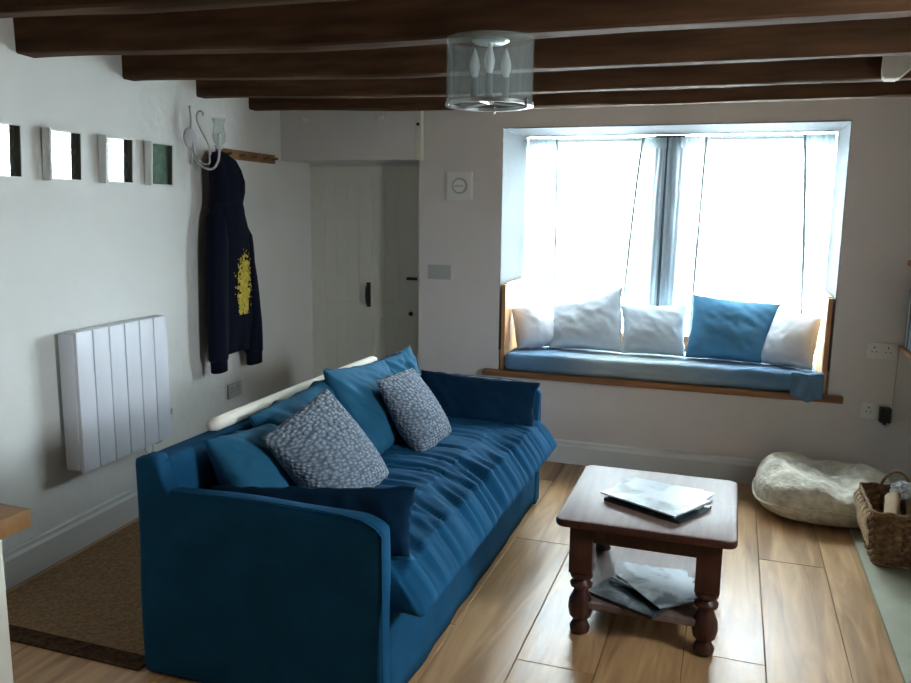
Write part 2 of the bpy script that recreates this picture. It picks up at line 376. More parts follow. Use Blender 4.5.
# floor boards
bm = bmesh.new(); lay = bm.loops.layers.float_color.new('board'); random.seed(11)
pitch_b = .2665; joints = {-4: [1.2, 2.6, 4.0], -3: [.8, 3.45], -2: [1.0, 2.454, 4.1], -1: [1.9, 3.9], 0: [.9, 2.704], 1: [1.7, 3.75], 2: [.6, 2.3, 4.2]}
rnd = {}
for c in range(-13, 7):
    xa = .19 + (c - 1) * pitch_b; xb = xa + pitch_b
    ks = c - 1 + 1
    cuts = joints.get(c - 1 + 0, None)
    js = {-5: [1.2, 3.0], -4: [1.1, 2.6, 4.3], -3: [.9, 3.45], -2: [.9, 2.454, 4.0], -1: [1.3, 3.4], 0: [.9, 2.704, 4.35], 1: [1.7, 3.6], 2: [.6, 2.3, 4.2]}.get(c, [random.uniform(0, 1.6), random.uniform(2, 4.2)])
    ys = [YR - .1] + [j for j in js] + [5.2]
    for a, b in zip(ys[:-1], ys[1:]):
        n0 = len(bm.faces)
        before = set(bm.faces)
        x0, x1 = max(xa, -3.1) + .0008, min(xb, XR + .1) - .0008
        if x1 - x0 < .02: continue
        e = .0022
        lo = [bm.verts.new(p) for p in ((x0, a + .0008, -.02), (x1, a + .0008, -.02), (x1, b - .0008, -.02), (x0, b - .0008, -.02))]
        mi = [bm.verts.new(p) for p in ((x0, a + .0008, -e), (x1, a + .0008, -e), (x1, b - .0008, -e), (x0, b - .0008, -e))]
        tp = [bm.verts.new(p) for p in ((x0 + e, a + .0008 + e, 0), (x1 - e, a + .0008 + e, 0), (x1 - e, b - .0008 - e, 0), (x0 + e, b - .0008 - e, 0))]
        v = random.random()
        fs = [bm.faces.new(tp)] + [bm.faces.new((mi[i], mi[(i + 1) % 4], tp[(i + 1) % 4], tp[i])) for i in range(4)] + [bm.faces.new((lo[i], lo[(i + 1) % 4], mi[(i + 1) % 4], mi[i])) for i in range(4)]
        for f in fs:
            for l in f.loops: l[lay] = (v, v * .7 + .1, 1 - v, 1)
box(bm, -3.2, XR + .1, YR - .1, 5.3, -.06, -.021)
structure('floor', bm, M['floor'])
# walls
bm = bmesh.new()
prism(bm, [(LX(YR - .2), YR - .2), (LX(5.3), 5.3), (LX(5.3) - .25, 5.3), (LX(YR - .2) - .25, YR - .2)], -.06, ZC + .15)
structure('wall_left', bm, M['wall_left'])
bm = bmesh.new()
WX0, WX1, WZ0, WZ1 = -1.317, .528, .505, 1.963
def wbox(*a): box(bm, *a)
wbox(-1.84, WX0, YB, 5.3, -.06, ZC); wbox(WX0, WX1, YB, 5.3, -.06, WZ0); wbox(WX0, WX1, YB, 5.3, WZ1 + .012, ZC)
wbox(WX1, XR + .2, YB, 5.3, -.06, ZC); wbox(-3.05, -1.84, YB + .02, 5.3, 1.80, ZC); wbox(-3.05, -1.84, 5.12, 5.3, -.06, 1.80)
structure('wall_back', bm, M['wall'])
bm = bmesh.new(); SWY0, SWY1, SWZ0, SWZ1 = 1.68, 2.22, 1.18, 1.72      # opening added to let in fill light, out of view beside the camera
box(bm, XR, XR + .2, YR - .2, SWY0, -.06, ZC + .15); box(bm, XR, XR + .2, SWY1, YB, -.06, ZC + .15)
box(bm, XR, XR + .2, SWY0, SWY1, -.06, SWZ0); box(bm, XR, XR + .2, SWY0, SWY1, SWZ1, ZC + .15)
structure('wall_right', bm, M['wall'])
bm = bmesh.new()
for a, b in ((SWY0, SWY0 + .04), (SWY1 - .04, SWY1)): box(bm, XR + .12, XR + .17, a, b, SWZ0, SWZ1)
for a, b in ((SWZ0, SWZ0 + .04), (SWZ1 - .04, SWZ1)): box(bm, XR + .12, XR + .17, SWY0 + .04, SWY1 - .04, a, b)
structure('added_fill_window', bm, M['trim'])  # frame of the unseen window added for fill light
bm = bmesh.new(); box(bm, -3.0, XR + .2, YR - .2, YR, -.06, ZC + .15); structure('wall_front', bm, M['wall_rear'])
bm = bmesh.new(); box(bm, -3.2, XR + .2, YR - .2, 5.3, ZC, ZC + .1); structure('ceiling', bm, M['ceiling'])
# painted reveal lining round the window recess
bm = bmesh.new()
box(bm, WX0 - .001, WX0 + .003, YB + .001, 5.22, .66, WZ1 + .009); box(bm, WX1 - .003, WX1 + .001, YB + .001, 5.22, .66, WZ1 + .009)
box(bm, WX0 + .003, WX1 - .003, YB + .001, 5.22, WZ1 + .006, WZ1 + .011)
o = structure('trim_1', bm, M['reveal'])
# baseboards (a rounded top step)
def base_prof(bm, p0, p1, n, h=.125):
    p0, p1, n = Vector(p0), Vector(p1), Vector(n)
    prof = [(0, 0), (.020, 0), (.020, h - .035), (.013, h - .022), (.013, h - .008), (.006, h), (0, h)]
    A = [bm.verts.new(p0 + n * d + Vector((0, 0, z))) for d, z in prof]; B = [bm.verts.new(p1 + n * d + Vector((0, 0, z))) for d, z in prof]
    k = len(prof)
    for i in range(k): bm.faces.new((A[i], A[(i + 1) % k], B[(i + 1) % k], B[i]))
    bm.faces.new(A[::-1]); bm.faces.new(B)
bm = bmesh.new(); base_prof(bm, (LX(YR), YR, 0), (LX(5.05), 5.05, 0), (math.cos(LA), math.sin(LA), 0), .15); structure('baseboard_left', bm, M['trim'])
bm = bmesh.new(); base_prof(bm, (-1.84, YB, 0), (XR, YB, 0), (0, -1, 0), .14); structure('baseboard_back', bm, M['trim'])
bm = bmesh.new(); base_prof(bm, (XR, YR, 0), (XR, YB, 0), (-1, 0, 0), .14); structure('baseboard_right', bm, M['trim'])

# beams: old timbers, slightly sagging and uneven
def beam(y0, label, wd=.085, zl=2.07, zm=2.034, zr=2.036, h=.17, seed=0):
    bm = bmesh.new(); n = 44; xs0 = LX(y0) - .02; rings = []
    for i in range(n + 1):
        t = i / n; x = xs0 + (XR + .02 - xs0) * t
        s = min(1, (x - xs0) / 1.4); s = s * s * (3 - 2 * s)
        z = zl + (zm - zl) * s + (zr - zm) * max(0, (x + .5) / 1.5)
        d = [nz(x * 1.7, seed, k * 3.1) * .006 + nz(x * 7, seed, k * 3.1 + 1) * .002 for k in range(8)]
        c = .008
        prof = [(0 + d[0], z + c), (c, z + d[1]), (wd - c, z + d[2]), (wd + d[3], z + c), (wd + d[4], z + h), (0 + d[5], z + h)]
        rings.append([bm.verts.new((x, y0 + a, b)) for a, b in prof])
    for a, b in zip(rings[:-1], rings[1:]):
        for k in range(6): bm.faces.new((a[k], a[(k + 1) % 6], b[(k + 1) % 6], b[k]))
    bm.faces.new(rings[0]); bm.faces.new(rings[-1][::-1])
    o = build('ceiling_beam', bm, M['beam']); origin_to(o, (-.8, y0 + wd / 2, 2.035))
    tag(o, label, 'beam', 'exposed ceiling beams')
beam(4.235, 'dark wooden ceiling beam closest to the window wall, ends at the boxed door header', seed=1)
beam(3.70, 'dark wooden ceiling beam second from the window wall', seed=2)
beam(3.12, 'dark wooden ceiling beam between the glass lamp and the window wall, third from the window', seed=3)
beam(2.50, 'dark wooden ceiling beam the round glass lamp is fixed to', seed=4, wd=.10)
beam(1.90, 'dark wooden ceiling beam along the very top edge, nearest of those in the photo', seed=5, wd=.10)
for k, y in enumerate((1.3,)): pass

# pale plastered bracket between the beams, top right
bm = bmesh.new()
fr = [(.500, 2.21), (.605, 2.21), (.605, 2.065), (.556, 2.020), (.503, 2.022), (.497, 2.06)]
a = [bm.verts.new((x, 3.60, z)) for x, z in fr]; b = [bm.verts.new((x + .01, 3.698, z)) for x, z in fr]
bm.faces.new(a); bm.faces.new(b[::-1])
for i in range(len(fr)): bm.faces.new((a[i], b[i], b[(i + 1) % len(fr)], a[(i + 1) % len(fr)]))
bmesh.ops.bevel(bm, geom=list(bm.edges), offset=.006, segments=2, affect='EDGES')
o = build('timber_bracket', bm, M['stone_lump']); origin_to(o, (.60, 3.65, 2.14))
tag(o, 'pale wedge-shaped bracket between two ceiling beams at top right', 'bracket')

# ------------------------------------------------------------------ door and boxed header
bm = bmesh.new(); DX0 = -2.80; DX1 = -1.95; DY = 5.05
box(bm, DX0, DX1, DY, DY + .04, .01, 1.785, .002)
d1 = structure('door_1', bm, M['door'])
def dp(name, bm, m, label=None):
    o = build(name, bm, m, d1, smooth=False)
    if label: o['label'] = label
bm = bmesh.new()
for x0, x1 in ((DX0, DX0 + .10), (-2.43, -2.33), (DX1 - .10, DX1)): box(bm, x0, x1, DY - .013, DY + .001, .01, 1.785, .003)
dp('stile', bm, M['door'])
bm = bmesh.new()
for z0, z1 in ((.01, .17), (.76, .86), (1.69, 1.785)): box(bm, DX0 + .1, DX1 - .1, DY - .0125, DY + .001, z0, z1, .003)
dp('rail', bm, M['door'])
bm = bmesh.new()
for k in range(3):
    for a, b in ((DX0 + .10, -2.43), (-2.33, DX1 - .1)):
        w_ = (b - a) / 3
        for z0, z1 in ((.17, .76), (.86, 1.69)): box(bm, a + k * w_ + .001, a + (k + 1) * w_ - .001, DY - .005, DY + .001, z0, z1, .002)
dp('plank_panel', bm, M['door'])
bm = bmesh.new(); box(bm, -2.375, -2.345, DY - .022, DY - .012, .83, 1.0, .004); tube(bm, spline([(-2.36, DY - .02, .985), (-2.36, DY - .055, .96), (-2.36, DY - .055, .87), (-2.36, DY - .02, .845)], 6), .007, 8)
dp('pull_handle', bm, M['iron'], 'black iron pull handle')
bm = bmesh.new(); box(bm, -2.075, -2.00, DY - .03, DY - .012, 1.027, 1.047, .003); tube(bm, [(-2.02, DY - .01, 1.037), (-2.02, DY - .05, 1.037)], .008, 8)
dp('latch', bm, M['iron'], 'black thumb latch')
bm = bmesh.new(); lathe(bm, [(0, 0), (.014, .002), (.016, .012), (.008, .02), (.008, .03)], -2.04, .80, 14, 'y', DY - .042); dp('bolt_knob', bm, M['iron'])
for z in (1.52, .98, .60):
    bm = bmesh.new(); tube(bm, [(DX0 + .002, DY - .014, z - .04), (DX0 + .002, DY - .014, z + .04)], .006, 8); box(bm, DX0, DX0 + .03, DY - .016, DY - .012, z - .035, z + .035)
    dp('hinge', bm, M['trim'])
# frame strip left of the door
bm = bmesh.new(); box(bm, LX(DY) + .001, DX0 - .003, DY - .02, DY + .06, 0, 1.798, .003); box(bm, DX0 - .003, -1.842, DY - .02, DY + .06, 1.787, 1.799)
structure('trim_2', bm, M['trim'])
# boxed-in header cupboard above the door
hd = empty('header_cupboard', (-2.3, 4.65, 1.79), 'white boxed-in cupboard above the recessed door, below the last beam', 'cupboard')
bm = bmesh.new(); box(bm, LX(4.61) + .002, -1.845, 4.612, YB + .02, 1.795, 2.23, .006); build('front_panel', bm, M['wall'], hd, smooth=False)
bm = bmesh.new(); box(bm, -1.843, -1.812, 4.607, YB - .001, 1.792, 2.23, .003); build('edge_strip', bm, M['cream'], hd, smooth=False)
bm = bmesh.new(); lathe(bm, [(0, 0), (.009, 0), (.009, .012), (.0, .014)], -1.828, 2.0, 12, 'y', 4.594); o = build('catch', bm, M['black'], hd); o['label'] = 'small black catch'
for x in (-2.595, -2.08):
    bm = bmesh.new(); box(bm, x - .02, x + .02, 4.604, 4.613, 2.035, 2.055, .003); tube(bm, spline([(x, 4.606, 2.045), (x, 4.588, 2.04), (x, 4.585, 2.055)], 5), .004, 6)
    build('coat_hook', bm, M['trim'], hd)

# ------------------------------------------------------------------ windows (sashes behind the net curtains)
def window(name, x0, x1):
    z0, z1 = .66, 1.93; y = 5.24
    bm = bmesh.new(); t = .045
    box(bm, x0, x0 + t, y, y + .05, z0, z1, .003); box(bm, x1 - t, x1, y, y + .05, z0, z1, .003)
    box(bm, x0 + t, x1 - t, y, y + .05, z1 - t, z1, .003); box(bm, x0 + t, x1 - t, y, y + .05, z0, z0 + t + .02, .003)
    o = structure(name, bm, M['trim'])
    bm = bmesh.new(); box(bm, x0 + t, x1 - t, y + .005, y + .045, 1.285, 1.345, .003); build('meeting_rail', bm, M['trim'], o, smooth=False)
    for a, b in ((z0 + t + .02, 1.285), (1.345, z1 - t)):
        bm = bmesh.new(); box(bm, x0 + t, x1 - t, y + .022, y + .026, a, b); build('window_pane', bm, M['pane'], o, smooth=False)
window('window_1', WX0 + .012, -.50)
window('window_2', -.32, WX1 - .012)
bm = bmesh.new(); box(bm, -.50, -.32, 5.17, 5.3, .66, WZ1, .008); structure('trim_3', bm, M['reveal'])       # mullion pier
bm = bmesh.new(); box(bm, WX0 + .012, -.50, 5.24, 5.29, 1.93, WZ1); box(bm, -.32, WX1 - .012, 5.24, 5.29, 1.93, WZ1)
structure('trim_4', bm, M['trim'])
# curtains
def curtain(x0, x1, xb0, xb1, y, ztop, zbot, waves, amp, label, group, hem=None, seed=0):
    bm = bmesh.new(); nx, nzz = max(24, int((x1 - x0) * 150)), 26; V = []
    for i in range(nx + 1):
        col = []
        for j in range(nzz + 1):
            u = i / nx; v = j / nzz; z = ztop + (zbot - ztop) * v
            xa = x0 + (xb0 - x0) * v ** .8; xz = x1 + (xb1 - x1) * v ** .8
            x = xa + (xz - xa) * u
            f = amp * (.35 + .65 * min(1, v * 3))
            yy = y + f * math.sin(u * waves * 6.283 + seed + nz(u * 3, v * 1.5, seed) * 2.2) + .25 * f * math.sin(u * waves * 15 + seed)
            if v < .045: yy = y + .004 * math.sin(u * waves * 25)
            col.append(bm.verts.new((x, yy, z + (.004 * math.sin(u * waves * 25) if j == 0 else 0))))
        V.append(col)
    for i in range(nx):
        for j in range(nzz): bm.faces.new((V[i][j], V[i + 1][j], V[i + 1][j + 1], V[i][j + 1]))
    hem_pts = None
    if hem is not None: hem_pts = [v.co.copy() for v in V[0 if hem == 0 else -1]]
    # top heading and bottom hem strips
    top = [c[1].co.copy() for c in V]
    o = build('net_curtain', bm, M['net']); origin_to(o, ((x0 + x1) / 2, y, zbot)); tag(o, label, 'curtain', group)
    for md in list(o.modifiers): o.modifiers.remove(md)
    if hem_pts:
        bm = bmesh.new(); tube(bm, hem_pts, .0085, 6); build('side_hem', bm, M['hem'], o)
    bm = bmesh.new(); prev = None
    for p in top:
        a = bm.verts.new(p + Vector((0, -.012, .016))); b = bm.verts.new(p + Vector((0, -.012, -.016))); c = bm.verts.new(p + Vector((0, .012, -.016))); d = bm.verts.new(p + Vector((0, .012, .016)))
        if prev:
            for k in range(4): bm.faces.new((prev[k], prev[(k + 1) % 4], (a, b, c, d)[(k + 1) % 4], (a, b, c, d)[k]))
        prev = (a, b, c, d)
    build('rod_pocket', bm, M['net'], o)
ZT = 1.956; gl = 'net curtains on the window'
curtain(-1.29, -.50, -1.27, -.52, 5.205, ZT, .70, 9, .010, 'white net curtain across the whole left window, behind its narrow side drops', gl, seed=1)
curtain(-.315, .50, -.31, .47, 5.205, ZT, .70, 9, .010, 'white net curtain across the whole right window, behind its narrow side drops', gl, seed=2)
curtain(-1.303, -1.105, -1.27, -1.09, 5.175, ZT - .004, .69, 5, .012, 'narrow net drop at the far left side of the window by the reveal', gl, hem=1, seed=3)
curtain(-.565, -.425, -.655, -.44, 5.15, ZT - .008, .69, 6, .012, 'narrow net drop slanting along the left side of the middle pier', gl, hem=0, seed=4)
curtain(-.415, -.195, -.42, -.225, 5.15, ZT - .008, .69, 6, .012, 'narrow net drop along the right side of the middle pier', gl, hem=1, seed=5)
curtain(.345, .513, .415, .500, 5.175, ZT - .004, .69, 5, .012, 'narrow net drop at the far right side of the window by the reveal', gl, hem=0, seed=6)
for a, b, s in ((-1.30, -.42, 'left'), (-.42, .512, 'right')):
    bm = bmesh.new(); tube(bm, [(a + .002, 5.185, ZT - .02), (b - .002, 5.185, ZT - .02)], .006, 10); o = build('curtain_rod', bm, M['trim']); origin_to(o, ((a + b) / 2, 5.185, ZT - .02))
    tag(o, 'thin white curtain rod over the %s half of the window' % s, 'curtain rod')

# ------------------------------------------------------------------ window seat
bm = bmesh.new(); box(bm, -1.405, .60, 4.605, 5.22, WZ0 + .001, .542, .006); o = build('window_sill_board', bm, M['sill']); origin_to(o, (-.4, 4.9, .507)); tag(o, 'brown wooden window seat board under the blue seat pad', 'window sill')
def side_panel(x0, x1, sgn, label):
    rt_ = empty('seat_side_panel', ((x0 + x1) / 2, 4.93, .543), label, 'wood panel', 'pine side panels of the window seat')
    bm = bmesh.new(); w_ = .094; y = 4.70
    while y < 5.15:
        box(bm, x0, x1, y + .001, min(y + w_, 5.16) - .001, .543, 1.055, .003); y += w_
    build('tongue_and_groove_boards', bm, M['pine'], rt_, smooth=False)
    bm = bmesh.new(); a, b = (x0, x1 + .008) if sgn > 0 else (x0 - .008, x1)
    box(bm, a, b, 4.658, 4.70, .543, 1.06, .003); build('front_post', bm, M['pine'], rt_, smooth=False)
    bm = bmesh.new(); box(bm, a, b, 4.70, 5.16, 1.052, 1.066, .003); build('cap_rail', bm, M['pine'], rt_, smooth=False)
side_panel(WX0 + .013, WX0 + .030, 1, 'pine tongue and groove panel at the left end of the window seat')
side_panel(WX1 - .030, WX1 - .013, -1, 'pine tongue and groove panel at the right end of the window seat')
bm = bmesh.new()
x = WX0 + .04
while x < WX1 - .04:
    box(bm, x + .001, min(x + .1, WX1 - .04) - .001, 5.105, 5.125, .543, .745, .003); x += .1
o = build('seat_back_board', bm, M['sill'], smooth=False); origin_to(o, (-.4, 5.145, .543)); tag(o, 'low dark wooden board behind the window seat cushions', 'wood panel')
# seat pad
def padfn(p):
    q = Vector(p)
    top = max(0, (p.z - .56) / .1); front = max(0, min(1, (4.80 - p.y) / .15))
    q.z += top * (.010 * nz(p.x * 3, p.y * 3, 1) + .006 * nz(p.x * 14 - p.y * 22, p.y * 4, 3) )
    q.y += front * (.008 * nz(p.x * 9, p.z * 5, 2) + .006 * nz(p.x * 25, p.z * 9, 5)) 
    if p.z < .60: q.y -= front * .008
    return q
bm = bmesh.new(); soft(bm, WX0 + .040, WX1 - .041, 4.625, 5.10, .5435, .652, .035, .022, padfn); 
_m = M['pad'] = M['seat_blue'].copy(); _m.name = 'window_seat_faded_linen'; _n = _m.node_tree; _p = _n.nodes['Principled BSDF']
_t = _n.nodes.new('ShaderNodeTexCoord'); _x = _n.nodes.new('ShaderNodeSeparateXYZ'); _n.links.new(_t.outputs['Object'], _x.inputs[0])
_r = _n.nodes.new('ShaderNodeValToRGB'); _mr = _n.nodes.new('ShaderNodeMapRange'); _mr.inputs[1].default_value = -.95; _mr.inputs[2].default_value = .95; _n.links.new(_x.outputs[0], _mr.inputs[0]); _n.links.new(_mr.outputs[0], _r.inputs[0])
_r.color_ramp.elements[0].position = .18; _r.color_ramp.elements[0].color = (0, 0, 0, 1); _r.color_ramp.elements[1].position = .36; _r.color_ramp.elements[1].color = (1, 1, 1, 1)
_e = _r.color_ramp.elements.new(.55); _e.color = (.8, .8, .8, 1); _e = _r.color_ramp.elements.new(.78); _e.color = (0, 0, 0, 1)
_mx = _n.nodes.new('ShaderNodeMix'); _mx.data_type = 'RGBA'; _old = _p.inputs['Base Color'].links[0].from_socket
_n.links.new(_r.outputs[0], _mx.inputs[0]); _n.links.new(_old, _mx.inputs[6]); _mx.inputs[7].default_value = (.34, .40, .41, 1); _n.links.new(_mx.outputs[2], _p.inputs['Base Color'])
pad = build('seat_pad', bm, M['pad']); origin_to(pad, (-.4, 4.88, .5435))
for md in list(pad.modifiers): pad.modifiers.remove(md)
tag(pad, 'long pale blue cloth seat pad on the window seat, wrinkled along the front', 'seat cushion')
# loose cloth corner hanging over the pad's right end
bm = bmesh.new(); V = []
for i in range(15):
    col = []
    for j in range(12):
        u, v = i / 14, j / 11
        x = .335 + .162 * u; z = .657 - .150 * v * (1 - .25 * abs(u - .55)) + .004 * math.sin(u * 9)
        y = 4.612 - .010 * math.sin(v * 2.6) + .006 * math.sin(u * 15 + v * 3) if v > .06 else 4.635
        col.append(bm.verts.new((x, y - .004, z)))
    V.append(col)
for i in range(14):
    for j in range(11): bm.faces.new((V[i][j], V[i + 1][j], V[i + 1][j + 1], V[i][j + 1]))
o = build('hanging_corner', bm, M['seat_blue'], pad); s_ = o.modifiers.new('t', 'SOLIDIFY'); s_.thickness = .004

g = 'cushions on the window seat'
zt = .660
pillow('scatter_cushion', ((-1.285, 4.84, .895), (-1.13, 5.03, .975), (-1.00, 4.93, zt + .01), (-1.215, 4.74, zt)), .17, M['cush_white'], 'small white cushion leaning on the pine panel at the left end of the window seat', g, seed=1, pinch=.03, wr=.010)
pillow('scatter_cushion', ((-1.075, 5.03, .925), (-.635, 5.05, 1.045), (-.585, 4.85, zt), (-1.05, 4.85, zt)), .15, M['cush_grey'], 'large pale grey cushion with a tall right corner on the window seat', g, seed=2, wr=.016, sag=.06, skew=.6)
pillow('scatter_cushion', ((-.64, 5.02, .93), (-.235, 5.03, .95), (-.235, 4.86, zt), (-.60, 4.85, zt)), .14, M['cush_grey'], 'plain pale cushion in the middle of the window seat, left of the blue one', g, seed=3, wr=.010)
pillow('scatter_cushion', ((-.215, 5.00, 1.02), (.285, 5.00, .985), (.185, 4.80, zt), (-.235, 4.84, zt)), .17, M['cush_blue'], 'only blue cushion on the window seat', g, seed=4, wr=.014, skew=.62)
pillow('scatter_cushion', ((.26, 4.97, .955), (.488, 4.86, .93), (.440, 4.70, zt), (.165, 4.84, zt)), .15, M['cush_white'], 'white cushion leaning on the pine panel at the right end of the window seat', g, seed=5, pinch=.04, wr=.010)

# ------------------------------------------------------------------ sofa
SY0, SY1 = 1.96, 3.935
sofa = empty('sofa', (-1.3, 2.98, 0), 'long blue slipcovered sofa standing with its back to the radiator wall', 'sofa')
def wob(a=.004, s=3, sd=0):
    def f(p):
        return Vector((p.x + a * nz(p.y * s, p.z * s, sd), p.y + a * nz(p.x * s, p.z * s, sd + 5), p.z + a * nz(p.x * s, p.y * s, sd + 9)))
    return f
def sf(name, bm, m=None, parent=None, split=False):
    o = build(name, bm, m or M['sofa'], parent or sofa)
    if not split:
        for md in list(o.modifiers): o.modifiers.remove(md)
    return o
bm = bmesh.new(); soft(bm, -1.64, -.890, SY0 + .058, SY1 - .058, .012, .33, .012, .05, lambda p: Vector((p.x + (.012 * nz(p.y * 5, p.z * 2, 1) + .012 * (.33 - p.z) if p.x > -1.2 else 0), p.y, p.z)))
sf('skirted_base', bm)
bm = bmesh.new(); soft(bm, -1.727, -1.632, SY0 + .03, SY1 - .03, .006, .722, .018, .04, wob(.006, 3, 2)); sf('back_frame', bm)
def armfn(p):
    q = wob(.006, 3, 4)(p)
    k = max(0, min(1, (-1.612 - p.x) / .035)); k = k * k * (3 - 2 * k)
    if p.z > .45: q.z += (.105 - .012 * (1 if p.x < -1.70 else 0)) * k * min(1, (p.z - .45) / .15)
    hw_ = max(0, min(1, (p.z - .30) / .30)); t = max(0, min(1, (p.x + .97) / .09)); q.z -= t * t * .030 * hw_
    q.z += .010 * math.sin(max(0, p.x + 1.62) / .74 * 3.14) * hw_
    return q
AT = .06
for y0, sd in ((SY0, 1), (SY1 - AT, 2)):
    bm = bmesh.new(); soft(bm, -1.728, -.880, y0, y0 + AT, .004, .632, .012, .02, armfn); a = sf('armrest', bm)
    yy = y0 + .001 if sd == 1 else y0 + AT - .001
    bm = bmesh.new()
    pts = [(-1.595 + .64 * k / 12, yy, .634 + .010 * math.sin((k / 12 * .64 + .025) / .74 * 3.14)) for k in range(0, 12)] + [(-.945, yy, .630), (-.905, yy, .612), (-.883, yy, .590), (-.881, yy, .3), (-.880, yy, .02)]
    tube(bm, pts, .0022, 6); sf('piping', bm, M['sofa_seam'], a)
# seat cushion: puffy mattress with cross-wise gathers, overhanging the front
CY0, CY1 = 2.035, 3.866
def seatfn(p):
    u = (p.y - CY0) / (CY1 - CY0); q = Vector(p)
    fr = max(0, min(1, (p.x + 1.05) / .28)); topk = max(0, min(1, (p.z - .33) / .12))
    inner = max(0, min(1, (p.x + 1.62) / .1))
    q.z += topk * (.030 * math.sin(max(0, min(1, u)) * 3.14) ** .5 * inner - .03 * fr)
    # front face leans out towards its bottom hem
    if p.x > -1.0: q.x -= topk ** 1.3 * .075 * fr
    # gathers run front to back, bending as they approach the hem
    ph = p.y * 1.0 + .10 * (p.x + 1.2) + .05 * math.sin(p.x * 7) + .05 * nz(p.x * 2.2, p.y * 2.2, 3)
    rdg = nz(ph * 17, p.x * 1.9, 1) + .55 * nz(ph * 38, p.x * 3.1, 7)
    rdg = 1 - 2.1 * abs(rdg)
    amp = .024 * (.35 + .65 * max(fr, .35 + .5 * nz(p.x * 2, p.y * 2, 8)))
    q.z += topk * amp * rdg
    if p.x > -1.0: q.x += .009 * rdg * (1 - abs(topk - .5))
    if p.x > -.95 and (u < .02 or u > .98): q.y += (.03 if u > .5 else -.025) * (1 - topk) * fr
    return q
bm = bmesh.new(); soft(bm, -1.625, -.768, CY0, CY1, .330, .465, .028, .0125, seatfn); seat = sf('seat_cushion', bm)
seat['label'] = 'thick wrinkled seat mattress'

# cream throw along the top of the back
bm = bmesh.new(); pts = []
for k in range(40):
    t = k / 39; y = 2.29 + 1.37 * t
    pts.append((-1.684 + .0015 * nz(y * 3, 0, 1), y, .746 + .0015 * nz(y * 4, 2, 1)))
tube(bm, pts, [.016 if k in (0, 39) else .025 + .0008 * nz(k * .4, 3, 3) for k in range(40)], 14)
o = build('rolled_throw', bm, M['throw']); origin_to(o, (-1.68, 2.93, .74)); tag(o, 'long rolled cream throw lying along the top of the sofa back', 'blanket')
for md in list(o.modifiers): o.modifiers.remove(md)

g = 'blue cushions on the sofa'
Z = .475
pillow('sofa_cushion', ((-1.585, 2.13, .752), (-1.555, 2.50, .725), (-1.44, 2.50, Z), (-1.40, 2.12, Z)), .20, M['cushion_light'], 'blue back cushion in the sofa corner at the near arm', g, seed=11, wr=.016, pinch=.04, skew=.55)
pillow('sofa_cushion', ((-1.60, 2.40, .765), (-1.585, 2.98, .80), (-1.44, 2.98, Z), (-1.44, 2.46, Z)), .18, M['cushion_light'], 'blue back cushion half hidden behind the knitted cushion nearest the near arm', g, seed=12, wr=.016, pinch=.03, skew=.5)
pillow('sofa_cushion', ((-1.56, 2.885, .845), (-1.555, 3.47, .79), (-1.36, 3.42, Z), (-1.33, 2.84, Z)), .19, M['cushion_light'], 'large bright blue back cushion between the two knitted cushions, corner sticking up', g, seed=13, wr=.030, pinch=.06, skew=.6)
pillow('sofa_cushion', ((-1.60, 3.50, .775), (-1.575, 3.85, .80), (-1.46, 3.80, Z), (-1.47, 3.42, Z)), .16, M['cushion_light'], 'blue back cushion in the far corner of the sofa, its tip sticking up', g, seed=14, wr=.030, pinch=.09, skew=.55)
pillow('sofa_cushion', ((-1.56, 2.12, .600), (-.845, 2.13, .685), (-.855, 2.10, .475), (-1.56, 2.10, Z - .01)), .09, M['cushion_dark'], 'dark blue flat cushion standing along the inside of the near sofa arm', g, seed=15, wr=.012, pinch=.03, skew=.5)
pillow('sofa_cushion', ((-1.475, 3.77, .690), (-.855, 3.77, .672), (-.850, 3.68, .435), (-1.465, 3.66, Z - .01)), .13, M['cushion_dark'], 'dark blue oblong cushion standing against the far sofa arm', g, seed=16, wr=.012, pinch=.05, skew=.5)
g = 'grey chunky knitted cushions on the sofa'
pillow('knitted_cushion', ((-1.44, 2.235, .745), (-1.43, 2.67, .825), (-1.20, 2.745, .475), (-1.205, 2.31, .475)), .17, M['knit'], 'grey-blue knitted cushion nearest the near sofa arm, the larger-looking of the two', g, seed=21, n=90, knit=True, wr=.006, pinch=.015, skew=.55)
pillow('knitted_cushion', ((-1.385, 3.03, .785), (-1.375, 3.40, .775), (-1.17, 3.375, .49), (-1.17, 3.01, .48)), .14, M['knit'], 'grey-blue knitted cushion towards the far arm, leaning on the bright blue cushion', g, seed=22, n=90, knit=True, wr=.006, pinch=.015, skew=.55)

# ------------------------------------------------------------------ coffee table
tb = empty('coffee_table', (-.227, 2.95, 0), 'small dark wooden coffee table with turned legs and lower shelf', 'table')
bm = bmesh.new(); rr_ = .035; rings = []
for inset, z_ in ((.010, .420), (.003, .423), (0, .429), (0, .442), (.003, .448), (.009, .4505)):
    pts = []
    for cx_, cy_, a0 in ((.074 - rr_, 3.270 - rr_, 0), (-.528 + rr_, 3.270 - rr_, 90), (-.528 + rr_, 2.622 + rr_, 180), (.074 - rr_, 2.622 + rr_, 270)):
        for k in range(9): pts.append((cx_ + (rr_ - inset) * math.cos(R(a0 + k * 11.25)), cy_ + (rr_ - inset) * math.sin(R(a0 + k * 11.25)), z_))
    rings.append([bm.verts.new(p) for p in pts])
for ri, (A, B) in enumerate(zip(rings[:-1], rings[1:])):
    for k in range(len(A)): bm.faces.new((A[k], A[(k + 1) % len(A)], B[(k + 1) % len(A)], B[k])).material_index = 1 if ri < 4 else 0
bm.faces.new(rings[0]).material_index = 1; bm.faces.new(rings[-1])
build('tabletop', bm, [M['table_top'], M['table_wood']], tb)
lx = (-.440, -.012); ly = (2.71, 3.18); hw = .041
bm = bmesh.new()
